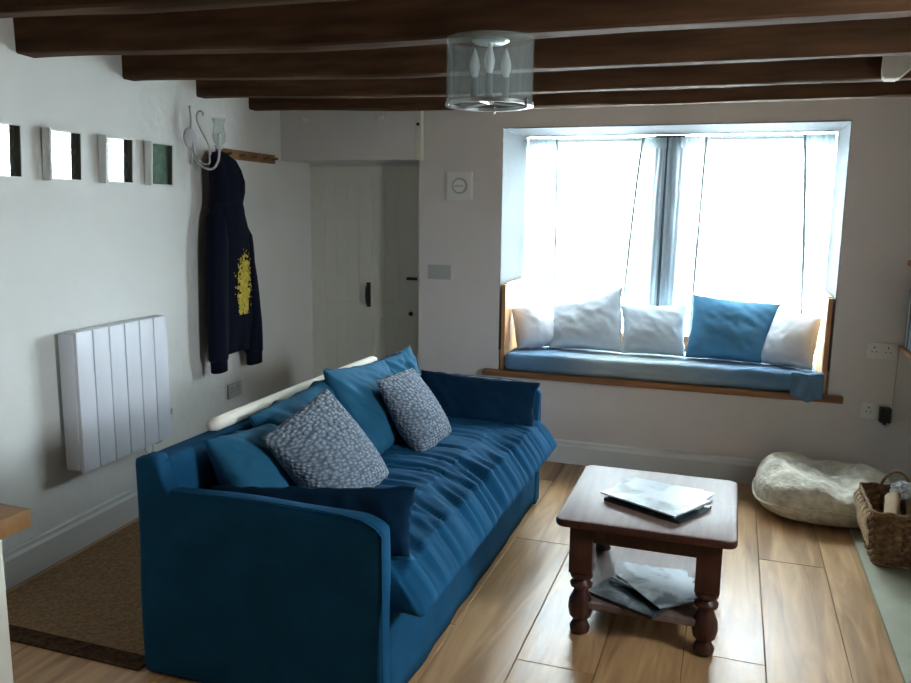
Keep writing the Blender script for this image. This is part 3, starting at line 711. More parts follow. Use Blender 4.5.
box(bm, lx[0] + hw, lx[1] - hw, ly[0] - .022, ly[0] - .004, .352, .4235); box(bm, lx[0] + hw, lx[1] - hw, ly[1] + .004, ly[1] + .022, .352, .4235)
box(bm, lx[0] - .022, lx[0] - .004, ly[0] + hw, ly[1] - hw, .352, .4235); box(bm, lx[1] + .004, lx[1] + .022, ly[0] + hw, ly[1] - hw, .352, .4235)
build('apron', bm, M['table_wood'], tb, smooth=False)
prof = [(0, 0), (.022, 0), (.034, .008), (.037, .025), (.028, .042), (.024, .052), (.038, .066), (.044, .095), (.042, .125), (.028, .155), (.024, .170), (.039, .180), (.041, .190), (.030, .200), (.026, .206), (.039, .214), (.041, .224), (.039, .234), (.030, .24), (0, .24)]
for x in lx:
    for y in ly:
        bm = bmesh.new(); box(bm, x - hw, x + hw, y - hw, y + hw, .238, .4235, .003); lathe(bm, prof, x, y, 24); build('leg', bm, M['table_wood'], tb)
bm = bmesh.new(); box(bm, lx[0] - .012, lx[1] + .012, ly[0] - .028, ly[1] + .028, .105, .130, .004); build('lower_shelf', bm, M['table_top'], tb)

# booklets
def booklet(x, y, z, rz, w_, h_, t, m, label, group, curl=0):
    T = Matrix.Translation((x, y, z)) @ Matrix.Rotation(R(rz), 4, 'Z')
    rt_ = bpy.data.objects.new('booklet', None)
    bm = bmesh.new(); n = 10
    def sheet(za, zb, ins, mi):
        gr = {}
        for i in range(n + 1):
            for j in range(5):
                xx = -w_ / 2 + ins + (w_ - 2 * ins) * i / n; yy = -h_ / 2 + ins + (h_ - 2 * ins) * j / 4
                c = curl * max(0, (i / n - .6) / .4) ** 2
                gr[(0, i, j)] = bm.verts.new(T @ Vector((xx, yy, za + c))); gr[(1, i, j)] = bm.verts.new(T @ Vector((xx, yy, zb + c)))
        for i in range(n):
            for j in range(4):
                for s in (0, 1):
                    f = bm.faces.new((gr[(s, i, j)], gr[(s, i + 1, j)], gr[(s, i + 1, j + 1)], gr[(s, i, j + 1)])); f.material_index = mi
        for i in range(n):
            for j in (0, 4): bm.faces.new((gr[(0, i, j)], gr[(0, i + 1, j)], gr[(1, i + 1, j)], gr[(1, i, j)])).material_index = mi
        for j in range(4):
            for i in (0, n): bm.faces.new((gr[(0, i, j)], gr[(0, i, j + 1)], gr[(1, i, j + 1)], gr[(1, i, j)])).material_index = mi
    sheet(0, t, 0, 0)
    o = build('booklet', bm, m, smooth=False); origin_to(o, (x, y, z)); tag(o, label, 'booklet', group)
    bm = bmesh.new()
    box(bm, -w_ / 2 + .003, w_ / 2 + .0006, -h_ / 2 - .0006, -h_ / 2 + .004, t * .25, t * .75, T=T); build('pages', bm, M['paper'] if m is not M['booklet_dark'] else M['black'], o, smooth=False)
g = 'glossy booklets on the coffee table top'; z = .4505
tops = [(-.205, 2.885, -27, .31, .22, .011, 'booklet_dark', 'dark-edged booklet at the bottom of the pile on the table top'),
        (-.215, 2.985, -6, .31, .20, .003, 'booklet', 'booklet with a corner sticking out at the back left of the tabletop pile'),
        (-.185, 2.975, -14, .31, .20, .003, 'booklet', 'booklet fanned to the back right of the tabletop pile, its corner showing at the right'),
        (-.20, 2.95, -20, .31, .21, .003, 'booklet', 'booklet just under the top one of the tabletop pile'),
        (-.215, 2.89, -29, .315, .225, .006, 'booklet', 'pale glossy booklet on top of the tabletop pile')]
for x, y, a, w_, h_, t, m_, lb in tops:
    booklet(x, y, z, a, w_, h_, t, M[m_], lb, g); z += t + .0004
g = 'glossy booklets on the lower shelf'; z = .1305
low = [(-.265, 2.775, -25, .27, .19, .013, 'booklet_dark', 'dark glossy booklet at the bottom left of the pile on the lower shelf'),
       (-.215, 2.93, 6, .27, .19, .004, 'booklet', 'pale booklet lying furthest back in the pile on the lower shelf'),
       (-.21, 2.90, -12, .27, .19, .004, 'booklet', 'pale booklet second up in the fan on the lower shelf'),
       (-.20, 2.87, -24, .27, .19, .004, 'booklet', 'pale booklet third up in the fan on the lower shelf'),
       (-.19, 2.85, -36, .27, .19, .004, 'booklet', 'pale booklet fourth up in the fan on the lower shelf'),
       (-.175, 2.825, -50, .27, .19, .004, 'booklet', 'pale booklet turned furthest, topmost in the fan on the lower shelf')]
for x, y, a, w_, h_, t, m_, lb in low:
    booklet(x, y, z, a, w_, h_, t, M[m_], lb, g); z += t + .0004

# ------------------------------------------------------------------ radiator
yr0, yr1 = 2.59, 3.205
rd = empty('radiator', (LX(2.9), 2.9, .38), 'white six-panel electric radiator on the left wall', 'radiator', rz=0)
T = LWT(yr0)
bm = bmesh.new(); L = yr1 - yr0
box(bm, .022, .095, 0.0, L, .382, .968, .006, T=T); build('casing', bm, M['radiator'], rd)
for k in range(6):
    w_ = L / 6
    bm = bmesh.new(); box(bm, .0945, .112, k * w_ + .003, (k + 1) * w_ - .003, .372, .972, .004, T=T)
    box(bm, .05, .112, k * w_ + .003, (k + 1) * w_ - .003, .966, .978, .004, T=T); build('front_panel', bm, M['radiator'], rd)
bm = bmesh.new(); box(bm, .0, .023, .08, .11, .45, .90, T=T); build('wall_bracket', bm, M['steel'], rd, smooth=False)
bm = bmesh.new(); box(bm, .0, .023, L - .11, L - .08, .45, .90, T=T); build('wall_bracket', bm, M['steel'], rd, smooth=False)
bm = bmesh.new(); tube(bm, spline([T @ Vector(p) for p in ((.06, L - .10, .385), (.065, L - .08, .355), (.06, L - .02, .345), (.04, L + .04, .37), (.02, L + .10, .40), (.012, L + .13, .43))], 6), .0045, 8); build('power_cable', bm, M['grey_plastic'], rd)
bm = bmesh.new(); tube(bm, spline([T @ Vector(p) for p in ((.10, L - .20, .375), (.112, L - .20, .345), (.112, L - .17, .335), (.112, L - .15, .35), (.105, L - .15, .375))], 6), .003, 8); build('wire_loop', bm, M['steel'], rd)
def plate(name, T, w_, h_, label, cat, parts=(), m='white_plastic', d=.010):
    """T maps local (out, along, up)"""
    p = T @ Vector((0, 0, 0)); rt_ = empty(name, p, label, cat)
    bm = bmesh.new(); box(bm, 0, d, -w_ / 2, w_ / 2, -h_ / 2, h_ / 2, .003, T=T); build('face_plate', bm, M[m], rt_)
    for nm, o0, a0, a1, b0, b1, mm, dd in parts:
        bm = bmesh.new(); box(bm, o0, o0 + dd, a0, a1, b0, b1, min(.0015, dd / 3), T=T); build(nm, bm, M[mm], rt_, smooth=False)
    return rt_
def TL_(y, z): return LWT(y) @ Matrix.Translation((0, 0, z))
def TB_(x, z): return Matrix(((0, 1, 0, x), (-1, 0, 0, YB), (0, 0, 1, z), (0, 0, 0, 1)))
plate('fused_spur', TL_(3.345, .45), .06, .085, 'small white switched outlet on the wall right of the radiator', 'electrical switch', [('switch_rocker', .010, -.012, .012, -.01, .02, 'grey_plastic', .004)])
hole = lambda c: [('pin_slot', .0095, c - .003, c + .003, .012, .022, 'black', .001), ('pin_slot', .0095, c - .014, c - .008, -.008, -.003, 'black', .001), ('pin_slot', .0095, c + .008, c + .014, -.008, -.003, 'black', .001), ('switch_rocker', .010, c + .020, c + .028, .018, .032, 'white_plastic', .003)]
plate('wall_socket', TL_(3.97, .435), .146, .086, 'white double socket on the left wall below the hanging hoodie', 'socket', hole(-.035) + hole(.03), m='grey_plastic')
plate('light_switch', TB_(-1.703, 1.12), .146, .088, 'grey double light switch between the door and the window', 'electrical switch', [('switch_rocker', .010, -.045, -.020, -.02, .02, 'grey_plastic', .004), ('switch_rocker', .010, .02, .045, -.02, .02, 'grey_plastic', .004)], m='grey_plastic')
plate('blank_socket', TB_(.765, .798), .146, .086, 'white double socket, upper of two on the wall right of the window seat', 'socket', hole(-.035) + hole(.03))
plate('plug_socket', TB_(.765, .475), .146, .086, 'white double socket with the black plug, lower of two right of the window seat', 'socket', hole(-.035))
pg = empty('plug_adapter', (.805, YB - .03, .46), 'black plug adapter in the lower socket right of the window seat', 'plug')
bm = bmesh.new(); box(bm, .778, .832, YB - .062, YB - .0105, .425, .505, .007); build('adapter_body', bm, M['black'], pg)
bm = bmesh.new(); box(bm, .795, .815, YB - .045, YB - .025, .412, .426, .003); build('strain_relief', bm, M['black'], pg)
bm = bmesh.new(); tube(bm, spline([(.805, YB - .035, .413), (.81, YB - .03, .40), (.838, YB - .012, .43), (.842, YB - .006, .60), (.845, YB - .006, .80)], 8), .0025, 6); build('cable', bm, M['grey_plastic'], pg)
# thermostat
th = plate('thermostat', TB_(-1.572, 1.640), .155, .165, 'square white thermostat with a round dial on the wall between door and window', 'thermostat', [], m='white_plastic', d=.03)
bm = bmesh.new(); lathe(bm, [(0, 0), (.047, 0), (.047, -.010), (.044, -.013), (0, -.013)], -1.567, 1.640, 36, 'y', YB - .030); build('dial', bm, M['grey_plastic'], th)
bm = bmesh.new(); lathe(bm, [(0, 0), (.036, 0), (.036, -.006), (.0, -.007)], -1.567, 1.640, 36, 'y', YB - .043); build('dial_face', bm, M['white_plastic'], th)
bm = bmesh.new()
for k in range(5): box(bm, -1.592 + k * .011, -1.584 + k * .011, YB - .0512, YB - .0496, 1.633 + .003 * (k % 2), 1.646 - .003 * ((k + 1) % 2))
build('dial_marking', bm, M['grey_plastic'], th, smooth=False)

# ------------------------------------------------------------------ framed pictures
M['frame_shade'] = mat('frame_inner_shade', (.10, .11, .09), .7, .2)  # dark colour stands for the shade on the frame's inner side
def picture(y0, y1, art, label, yw=0.0, tilt=3.0):
    z0, z1 = 1.598, 1.806; L = y1 - y0
    T = LWT((y0 + y1) / 2) @ Matrix.Translation((.001 + abs(math.sin(R(yw))) * L / 2, 0, z0)) @ Matrix.Rotation(R(yw), 4, 'Z') @ Matrix.Rotation(R(tilt), 4, 'Y')
    rt_ = empty('picture_frame', T @ Vector((0, 0, 0)), label, 'framed picture', 'small framed pictures in a row on the left wall')
    H_ = z1 - z0; t = .009; d = .040; h = L / 2
    bm = bmesh.new()
    box(bm, 0, d, -h, -h + t, 0, H_, .0015, T=T); box(bm, 0, d, h - t, h, 0, H_, .0015, T=T)
    box(bm, 0, d, -h + t, h - t, 0, t, .0015, T=T); box(bm, 0, d, -h + t, h - t, H_ - t, H_, .0015, T=T)
    build('frame', bm, M['white_plastic'], rt_, smooth=False)
    bm = bmesh.new(); box(bm, .010, d - .003, h - t - .004, h - t, t, H_ - t, T=T)
    build('inner_shade_strip', bm, M['frame_shade'], rt_, smooth=False)
    bm = bmesh.new(); box(bm, .002, .014, -h + t, h - t, t, H_ - t, T=T); build('glazed_print', bm, M[art], rt_, smooth=False)
picture(2.262, 2.450, 'art_dark', 'small framed picture, leftmost of four on the left wall, cut by the edge', 3.0)
picture(2.592, 2.775, 'art_dark', 'small framed picture, second from the left of the four on the left wall', 0.0)
picture(2.920, 3.095, 'art_dark', 'small framed picture, third from the left of the four on the left wall', -4.0)
picture(3.235, 3.410, 'art_green', 'small white-framed green picture nearest the wall sconce')

# ------------------------------------------------------------------ wall sconce
ys = 3.62; xw = LX(ys)
sn = empty('wall_sconce', (xw, ys, 1.85), 'white wrought iron candle sconce with scrolls and a glass cup, left of the hoodie', 'wall light')
bm = bmesh.new(); lathe(bm, [(0, 0), (.052, .001), (.052, .008), (.040, .018), (.018, .022), (0, .023)], ys, 1.850, 28, 'x', xw + .0015); build('back_plate', bm, M['wrought'], sn)
def q(pts, n=7): return spline([(x, ys, z) for x, z in pts], n)
bm = bmesh.new(); tube(bm, q([(-2.712, 1.88), (-2.704, 1.93), (-2.704, 1.97), (-2.708, 2.0), (-2.709, 2.01), (-2.703, 2.008)]), .005, 8); build('upper_scroll', bm, M['wrought'], sn)
bm = bmesh.new(); tube(bm, q([(-2.712, 1.82), (-2.706, 1.79), (-2.706, 1.745), (-2.710, 1.72)]), .005, 8); build('lower_tail', bm, M['wrought'], sn)
bm = bmesh.new(); tube(bm, q([(-2.700, 1.855), (-2.694, 1.80), (-2.680, 1.745), (-2.636, 1.702), (-2.582, 1.694), (-2.547, 1.731), (-2.536, 1.785), (-2.536, 1.80)]), .006, 8); build('arm', bm, M['wrought'], sn)
bm = bmesh.new(); tube(bm, q([(-2.683, 1.765), (-2.64, 1.722), (-2.60, 1.722), (-2.598, 1.765), (-2.600, 1.812), (-2.662, 1.925), (-2.664, 1.972), (-2.645, 1.986), (-2.628, 1.975), (-2.628, 1.962)]), .0045, 8); build('scroll', bm, M['wrought'], sn)
bm = bmesh.new(); lathe(bm, [(0, 0), (.012, 0), (.020, .008), (.026, .018), (.022, .02), (0, .014)], -2.536, ys, 20, 'z', 1.792); build('drip_cup', bm, M['wrought'], sn)
bm = bmesh.new(); lathe(bm, [(.018, 0), (.030, .02), (.034, .045), (.028, .08), (.026, .105), (.034, .135), (.032, .135), (.024, .105), (.026, .08), (.032, .045), (.028, .02), (.016, .0)], -2.536, ys, 24, 'z', 1.812, closed=True); build('glass_cup', bm, M['hurricane'], sn)
bm = bmesh.new(); lathe(bm, [(0, 0), (.010, 0), (.010, .06), (.003, .064), (0, .066)], -2.536, ys, 14, 'z', 1.808); build('candle', bm, M['bulb'], sn)

# ------------------------------------------------------------------ coat rail, hoodie, cloth bag
T = LWT(3.86)
cr = empty('coat_rail', T @ Vector((0, .32, 1.795)), 'brown wooden peg rail on the left wall behind the hoodie', 'coat rail')
bm = bmesh.new(); box(bm, .001, .022, 0, .645, 1.768, 1.822, .004, T=T); build('rail_board', bm, M['oak'], cr)
for k in (.08, .22, .36, .50, .60):
    bm = bmesh.new(); tube(bm, [T @ Vector(p) for p in ((.02, k, 1.79), (.055, k, 1.797), (.060, k, 1.797))], [.007, .007, .010], 10); build('peg', bm, M['oak'], cr)
# hoodie: hung by the hood
prof = [  # z, y0, y1, centre offset from wall, half thickness
    (1.795, 3.765, 3.82, .075, .008), (1.785, 3.72, 3.85, .078, .022), (1.75, 3.69, 3.905, .085, .040), (1.70, 3.68, 3.945, .09, .055), (1.64, 3.68, 3.965, .095, .062),
    (1.58, 3.68, 3.965, .095, .060), (1.52, 3.675, 3.955, .09, .055), (1.46, 3.665, 3.975, .088, .055), (1.38, 3.655, 4.01, .085, .058), (1.28, 3.65, 4.04, .083, .058),
    (1.12, 3.665, 4.065, .080, .055), (.98, 3.69, 4.085, .078, .052), (.86, 3.71, 4.085, .075, .050), (.78, 3.725, 4.07, .072, .045), (.735, 3.735, 4.055, .070, .042), (.73, 3.74, 4.05, .070, .038), (.69, 3.742, 4.05, .070, .040), (.685, 3.745, 4.045, .070, .030)]
def hood_surf(z, s, ang=None):
    """front surface point at height z and across fraction s"""
    for a, b in zip(prof[:-1], prof[1:]):
        if b[0] <= z <= a[0]:
            t = (a[0] - z) / (a[0] - b[0]); r = [a[i] + (b[i] - a[i]) * t for i in range(5)]; break
    return r
hood = empty('hooded_sweatshirt', (LX(3.87) + .08, 3.87, .55), 'navy hooded sweatshirt with a yellow print hanging from the wooden peg rail', 'sweatshirt')
def loft(bm, secs, seg=40, fold=.008, sd=0, power=.75):
    rings = []
    for n_, (z, y0, y1, off, ht) in enumerate(secs):
        yc, hy = (y0 + y1) / 2, (y1 - y0) / 2; ring = []
        for k in range(seg):
            a = 2 * math.pi * k / seg; ca, sa = math.cos(a), math.sin(a)
            yy = yc + hy * ca; hh = ht * (abs(sa) ** power) * (1 if sa >= 0 else -1)
            f = fold * (nz(yy * 22, z * 2.2, sd) + .5 * nz(yy * 50, z * 4, sd + 3)) * (1 if sa > 0 else .3) * min(1, ht / .03)
            ring.append(bm.verts.new((LX(yy) + off + hh + f, yy, z)))
        rings.append(ring)
    for A, B in zip(rings[:-1], rings[1:]):
        for k in range(seg): bm.faces.new((A[k], A[(k + 1) % seg], B[(k + 1) % seg], B[k]))
    bm.faces.new(rings[0]); bm.faces.new(rings[-1][::-1])
def dens(secs, n=5):
    out = []
    for a, b in zip(secs[:-1], secs[1:]):
        for k in range(n): out.append(tuple(a[i] + (b[i] - a[i]) * k / n for i in range(5)))
    return out + [secs[-1]]
def hpart(name, secs, **kw):
    bm = bmesh.new(); loft(bm, dens(secs), **kw); o = build(name, bm, M['navy'], hood)
    for md in list(o.modifiers): o.modifiers.remove(md)
    return o
hpart('body', [p for p in prof if p[0] <= 1.53], sd=2)
hpart('hood', [p for p in prof if p[0] >= 1.51], sd=4, fold=.010)
hpart('sleeve', [(1.50, 3.672, 3.76, .088, .02), (1.44, 3.645, 3.765, .092, .045), (1.30, 3.618, 3.765, .098, .05), (1.0, 3.605, 3.755, .10, .048), (.80, 3.600, 3.745, .10, .045), (.68, 3.598, 3.735, .10, .040), (.665, 3.615, 3.728, .10, .034), (.61, 3.615, 3.725, .10, .034), (.605, 3.62, 3.72, .10, .025)], sd=6, seg=28)
hpart('sleeve', [(1.42, 3.95, 4.005, .085, .02), (1.34, 3.955, 4.04, .09, .04), (1.1, 3.965, 4.085, .09, .048), (.9, 3.985, 4.125, .088, .045), (.72, 3.985, 4.145, .085, .042), (.66, 3.99, 4.145, .085, .040), (.645, 4.005, 4.138, .085, .034), (.585, 4.005, 4.138, .085, .034), (.580, 4.01, 4.13, .085, .026)], sd=8, seg=28)
bm = bmesh.new(); ny, nzc = 34, 56
for i in range(ny):
    for j in range(nzc):
        y0 = 3.795 + .215 * i / ny; z0 = .90 + .37 * j / nzc; yc = y0 + .003; zc = z0 + .003
        u = (yc - 3.90) / .105; v = (zc - 1.085) / .185
        body = math.exp(-((u - .1) / .72) ** 2) * (1 if v > -.55 else .7) * (1 - max(0, v - .55))
        legs = math.exp(-((abs(u + .05) - .3) / .2) ** 2) if v < -.35 else 0
        val = body + .8 * legs + .75 * nz(yc * 60, zc * 45, 3) + .35 * nz(yc * 130, zc * 110, 5) - .42 * abs(v) - .15
        if val < .26: continue
        vs_ = []
        for dy, dz in ((0, 0), (1, 0), (1, 1), (0, 1)):
            yy = y0 + dy * .215 / ny; zz = z0 + dz * .37 / nzc; r = hood_surf(zz, 0)
            yc2, hy = (r[1] + r[2]) / 2, (r[2] - r[1]) / 2; ca = max(-1, min(1, (yy - yc2) / hy)); sa = math.sqrt(max(0, 1 - ca * ca))
            f = .008 * (nz(yy * 22, zz * 2.2, 2) + .5 * nz(yy * 50, zz * 4, 5))
            vs_.append(bm.verts.new((LX(yy) + r[3] + r[4] * sa ** .75 + f + .0035, yy, zz)))
        bm.faces.new(vs_)
bmesh.ops.remove_doubles(bm, verts=bm.verts, dist=.0006)
o = build('yellow_print', bm, M['yellow'], hood); o['label'] = 'yellow printed emblem on the front'
for md in list(o.modifiers): o.modifiers.remove(md)
# beige bag behind the hoodie
bm = bmesh.new()
loft(bm, dens([(1.765, 3.955, 3.975, .027, .003), (1.70, 3.93, 4.02, .018, .008), (1.60, 3.90, 4.045, .018, .011), (1.48, 3.90, 4.06, .018, .012), (1.36, 3.92, 4.065, .018, .011), (1.33, 3.93, 4.05, .018, .006)], 4), seg=28, sd=12, fold=.008)
o = build('cloth_bag', bm, M['beige_cloth']); origin_to(o, (LX(3.98) + .04, 3.98, 1.33)); tag(o, 'beige cloth bag hanging from the peg rail, mostly behind the hoodie', 'bag')
bm = bmesh.new(); tube(bm, [(LX(4.02) + .036, 4.02, 1.585), (LX(4.05) + .040, 4.065, 1.555)], .006, 8); k = build('toggle', bm, M['black'], o); k['label'] = 'small black toggle'

# ------------------------------------------------------------------ ceiling lamp
LXc, LYc = -.772, 2.562
lamp = empty('ceiling_lamp', (LXc, LYc, 2.03), 'round clear glass drum lamp with candle bulbs under the ceiling beam', 'ceiling light')
bm = bmesh.new(); ra = .139
lathe(bm, [(ra, 0), (ra, .197), (ra - .003, .197), (ra - .003, 0)], LXc, LYc, 56, 'z', 1.836, closed=True); build('glass_shade', bm, M['lamp_glass'], lamp)
bm = bmesh.new(); lathe(bm, [(ra + .003, 0), (ra + .003, .010), (ra - .016, .010), (ra - .016, 0)], LXc, LYc, 56, 'z', 1.828, closed=True)
for a in (30, 150, 270):
    tube(bm, [(LXc + (ra - .01) * math.cos(R(a)), LYc + (ra - .01) * math.sin(R(a)), 1.833), (LXc, LYc, 1.838)], .004, 8)
build('bottom_ring', bm, M['steel'], lamp)
bm = bmesh.new(); lathe(bm, [(0, 0), (.045, 0), (.060, .008), (.060, .012), (0, .012)], LXc, LYc, 48, 'z', 2.020); build('ceiling_plate', bm, M['steel'], lamp)
for a in (100, 220, 340):
    bm = bmesh.new(); x, y = LXc + (ra + .004) * math.cos(R(a)), LYc + (ra + .004) * math.sin(R(a)); lathe(bm, [(0, -.012), (.005, -.010), (.006, 0), (.004, .012), (0, .014)], x, y, 10, 'z', 1.832); build('thumb_screw', bm, M['steel'], lamp)
bm = bmesh.new(); lathe(bm, [(0, 0), (.012, .002), (.016, .012), (.008, .02), (.006, .03), (.006, .19), (0, .19)], LXc, LYc, 16, 'z', 1.834); build('centre_stem', bm, M['steel'], lamp)
for a in (165, 285, 45):
    x, y = LXc + .058 * math.cos(R(a)), LYc + .058 * math.sin(R(a))
    bm = bmesh.new(); lathe(bm, [(0, 0), (.016, 0), (.018, .008), (.011, .012), (.011, .075), (0, .076)], x, y, 18, 'z', 1.846)
    tube(bm, [(x, y, 1.849), (LXc, LYc, 1.849)], .004, 8); h_ = build('candle_holder', bm, M['holder'], lamp)
    bm = bmesh.new(); lathe(bm, [(.008, 0), (.014, .015), (.0175, .034), (.014, .056), (.006, .082), (0, .092)], x, y, 18, 'z', 1.922); build('bulb', bm, M['bulb'], h_)

# ------------------------------------------------------------------ rug, hearth, dog bed, basket
rg = empty('rug', (-2.1, 3.2, 0), 'brown flat-woven rug between the left wall and the sofa', 'rug')
bm = bmesh.new(); prism(bm, [(LX(2.05) + .06, 2.03), (-1.75, 2.03), (-1.75, 4.5), (LX(4.5) + .06, 4.5)], .0005, .009); build('woven_field', bm, M['rug'], rg, smooth=False)
bm = bmesh.new(); prism(bm, [(LX(2.0) + .06, 1.955), (-1.75, 1.955), (-1.75, 2.03), (LX(2.05) + .06, 2.03)], .0005, .008); build('border', bm, M['rug_edge'], rg, smooth=False)

bm = bmesh.new(); box(bm, .612, XR - .022, 1.9, 4.60, .0005, .016, .004); o = build('hearth_slab', bm, M['hearth']); origin_to(o, (.85, 3.2, .0005)); tag(o, 'pale stone hearth slab along the right edge of the floor', 'hearth')

def bedfn(cx, cy, rx, ry, h):
    bm = bmesh.new(); nu, nv = 72, 34; V = []
    for j in range(nv + 1):
        row = []; ph = math.pi * j / nv
        for i in range(nu):
            th_ = 2 * math.pi * i / nu
            r = math.sin(ph) ** .42; zz = -math.cos(ph)
            ct, st = math.cos(th_), math.sin(th_)
            e = 1 / ((abs(ct) ** 2.6 + abs(st) ** 2.6) ** (1 / 2.6))
            x = rx * r * e * ct; y = ry * r * e * st
            z = h * .5 * (1 + (abs(zz) ** .8) * (1 if zz > 0 else -1))
            up_ = max(0, zz)
            dip = .060 * math.exp(-((x / rx - .12) ** 2 + ((y / ry + .05) ** 2)) * 3.5)
            z += up_ * (.035 * nz(x * 5, y * 5, 2) + .022 * nz(x * 12 + y * 8, y * 12, 4) - dip + .05 * max(0, -x / rx - .2) + .03 * max(0, y / ry))
            z += up_ * .03 * (1 - 3 * abs(nz(x * 4 + y * 3, y * 2 - x, 8)))
            k = .012 * nz(ct * 4, st * 4, zz * 3 + 6) + .010 * (1 if zz > -.8 else 0) * nz(ct * 9, st * 9, 3)
            x *= 1 + k; y *= 1 + k
            row.append(bm.verts.new((cx + x, cy + y, .001 + max(0, z))))
        V.append(row)
    for j in range(nv):
        for i in range(nu):
            q_ = (V[j][i], V[j][(i + 1) % nu], V[j + 1][(i + 1) % nu], V[j + 1][i])
            bm.faces.new(q_)
    bmesh.ops.remove_doubles(bm, verts=bm.verts, dist=.0004)
    return bm
bd = build('pet_bed', bedfn(.505, 4.305, .325, .285, .215), M['sack']); origin_to(bd, (.50, 4.30, .001)); tag(bd, 'squashed beige fabric pet bed on the floor against the back wall', 'pet bed')
for md in list(bd.modifiers): bd.modifiers.remove(md)
bm = bmesh.new()
tube(bm, [(.505 + .332 * math.cos(a) * (1 / ((abs(math.cos(a)) ** 2.6 + abs(math.sin(a)) ** 2.6) ** (1 / 2.6))), 4.305 + .292 * math.sin(a) * (1 / ((abs(math.cos(a)) ** 2.6 + abs(math.sin(a)) ** 2.6) ** (1 / 2.6))), .095 + .012 * math.sin(3 * a)) for a in [2 * math.pi * k / 72 for k in range(72)]], .006, 8, closed=True)
build('seam', bm, M['sack'], bd)

bk = empty('log_basket', (.86, 3.85, .017), 'brown woven rectangular basket on the hearth, full of logs and paper', 'basket')
bx0, bx1, by0, by1, bz, bh = .650, 1.03, 3.655, 4.01, .018, .235
def wall_pt(s, z):
    """s in 0..4 round the basket at height fraction z; flared, rounded corners"""
    fl = .025 * z; x0, x1, y0, y1 = bx0 - fl, bx1 + fl, by0 - fl, by1 + fl
    c = [(x0, y0), (x1, y0), (x1, y1), (x0, y1)]; k = int(s) % 4; t = s - int(s); a, b = c[k], c[(k + 1) % 4]
    p = Vector((a[0] + (b[0] - a[0]) * t, a[1] + (b[1] - a[1]) * t, 0)); cc = Vector(((x0 + x1) / 2, (y0 + y1) / 2, 0))
    e = abs(t - .5) * 2; p = cc + (p - cc) * (1 - .05 * max(0, (e - .8) / .2) ** 2)
    return p
bm = bmesh.new(); rows = 15; seg = 120; base = None; V = []
for j in range(rows * 3 + 1):
    z = j / (rows * 3); row = []
    for i in range(seg):
        s = 4 * i / seg; p = wall_pt(s, z); cc = Vector(((bx0 + bx1) / 2, (by0 + by1) / 2, 0)); d = (p - cc).normalized()
        wv = .006 * math.sin(z * rows * math.pi + (math.pi if (i // 3) % 2 else 0)) + .002 * nz(i, j, 1)
        p = p + d * wv; row.append(bm.verts.new((p.x, p.y, bz + bh * z + .004 * math.sin(s * 3.1))))
    V.append(row)
for j in range(rows * 3):
    for i in range(seg): bm.faces.new((V[j][i], V[j][(i + 1) % seg], V[j + 1][(i + 1) % seg], V[j + 1][i]))
bm.faces.new([v for v in V[0]][::-1])
o = build('woven_body', bm, M['wicker'], bk); s_ = o.modifiers.new('t', 'SOLIDIFY'); s_.thickness = .008; s_.offset = -1
bm = bmesh.new()
for q_ in range(2):
    tube(bm, [tuple(wall_pt(4 * k / 100, 1.0) + Vector((0, 0, bz + bh + .004 + q_ * .006 + .004 * math.sin(k * 1.3 + q_ * 3)))) for k in range(100)], .006, 8, closed=True)
build('rim', bm, M['wicker'], bk)
bm = bmesh.new()   # pale lacing loops on the left end
for k in range(8):
    y = by0 + .01 + k * .045
    tube(bm, spline([(bx0 - .034, y, bz + bh - .005), (bx0 - .044, y + .02, bz + bh - .035), (bx0 - .036, y + .045, bz + bh - .075), (bx0 - .027, y + .03, bz + bh - .11)], 5), .0065, 6)
    if k < 7: tube(bm, spline([(bx0 - .033, y, bz + bh - .085), (bx0 - .030, y + .025, bz + bh - .12), (bx0 - .021, y + .04, bz + bh - .16)], 5), .0065, 6)
o = build('pale_lacing', bm, M['wicker_light'], bk); o['label'] = 'pale woven lacing on the end of the basket'
for x in (.715,):
    pass
for yy, hx in ((by1 + .018, .775), (by0 - .016, .86)):
    bm = bmesh.new(); pts = [(hx + .062 * math.cos(a), yy + (.012 * math.sin(a * 2)), bz + bh - .005 + .088 * math.sin(a)) for a in [math.pi * k / 16 for k in range(17)]]
    tube(bm, pts, .007, 8); o = build('loop_handle', bm, M['wicker'], bk)
# logs and paper inside
def log(p0, p1, r, label, seed):
    p0, p1 = Vector(p0), Vector(p1); bm = bmesh.new(); t = (p1 - p0).normalized(); a = t.orthogonal().normalized(); b = t.cross(a); rings = []
    for j in range(9):
        c = p0 + (p1 - p0) * j / 8
        rings.append([bm.verts.new(c + (a * math.cos(2 * math.pi * k / 16) + b * (math.sin(2 * math.pi * k / 16) * (1 if k < 8 else .45))) * r * (1 + .12 * nz(k, j * .4, seed))) for k in range(16)])
    for A, B in zip(rings[:-1], rings[1:]):
        for k in range(16): bm.faces.new((A[k], A[(k + 1) % 16], B[(k + 1) % 16], B[k])).material_index = 0 if k < 8 else 1
    bm.faces.new(rings[0]).material_index = 1; bm.faces.new(rings[-1]).material_index = 1
    o = build('firewood_log', bm, [M['bark'], M['log']]); origin_to(o, p0); tag(o, label, 'log', 'logs in the basket')
log((.72, 3.76, .13), (.745, 3.93, .255), .036, 'split pale log sticking up at the left of the basket', 1)
log((.82, 3.75, .13), (.84, 3.94, .245), .045, 'bark-covered log in the middle of the basket', 2)
log((.92, 3.75, .13), (.95, 3.92, .25), .048, 'bark-covered log at the right of the basket', 3)
log((.78, 3.80, .06), (.98, 3.82, .06), .035, 'log lying low in the basket', 4)
bm = bmesh.new(); bmesh.ops.create_icosphere(bm, subdivisions=4, radius=1)
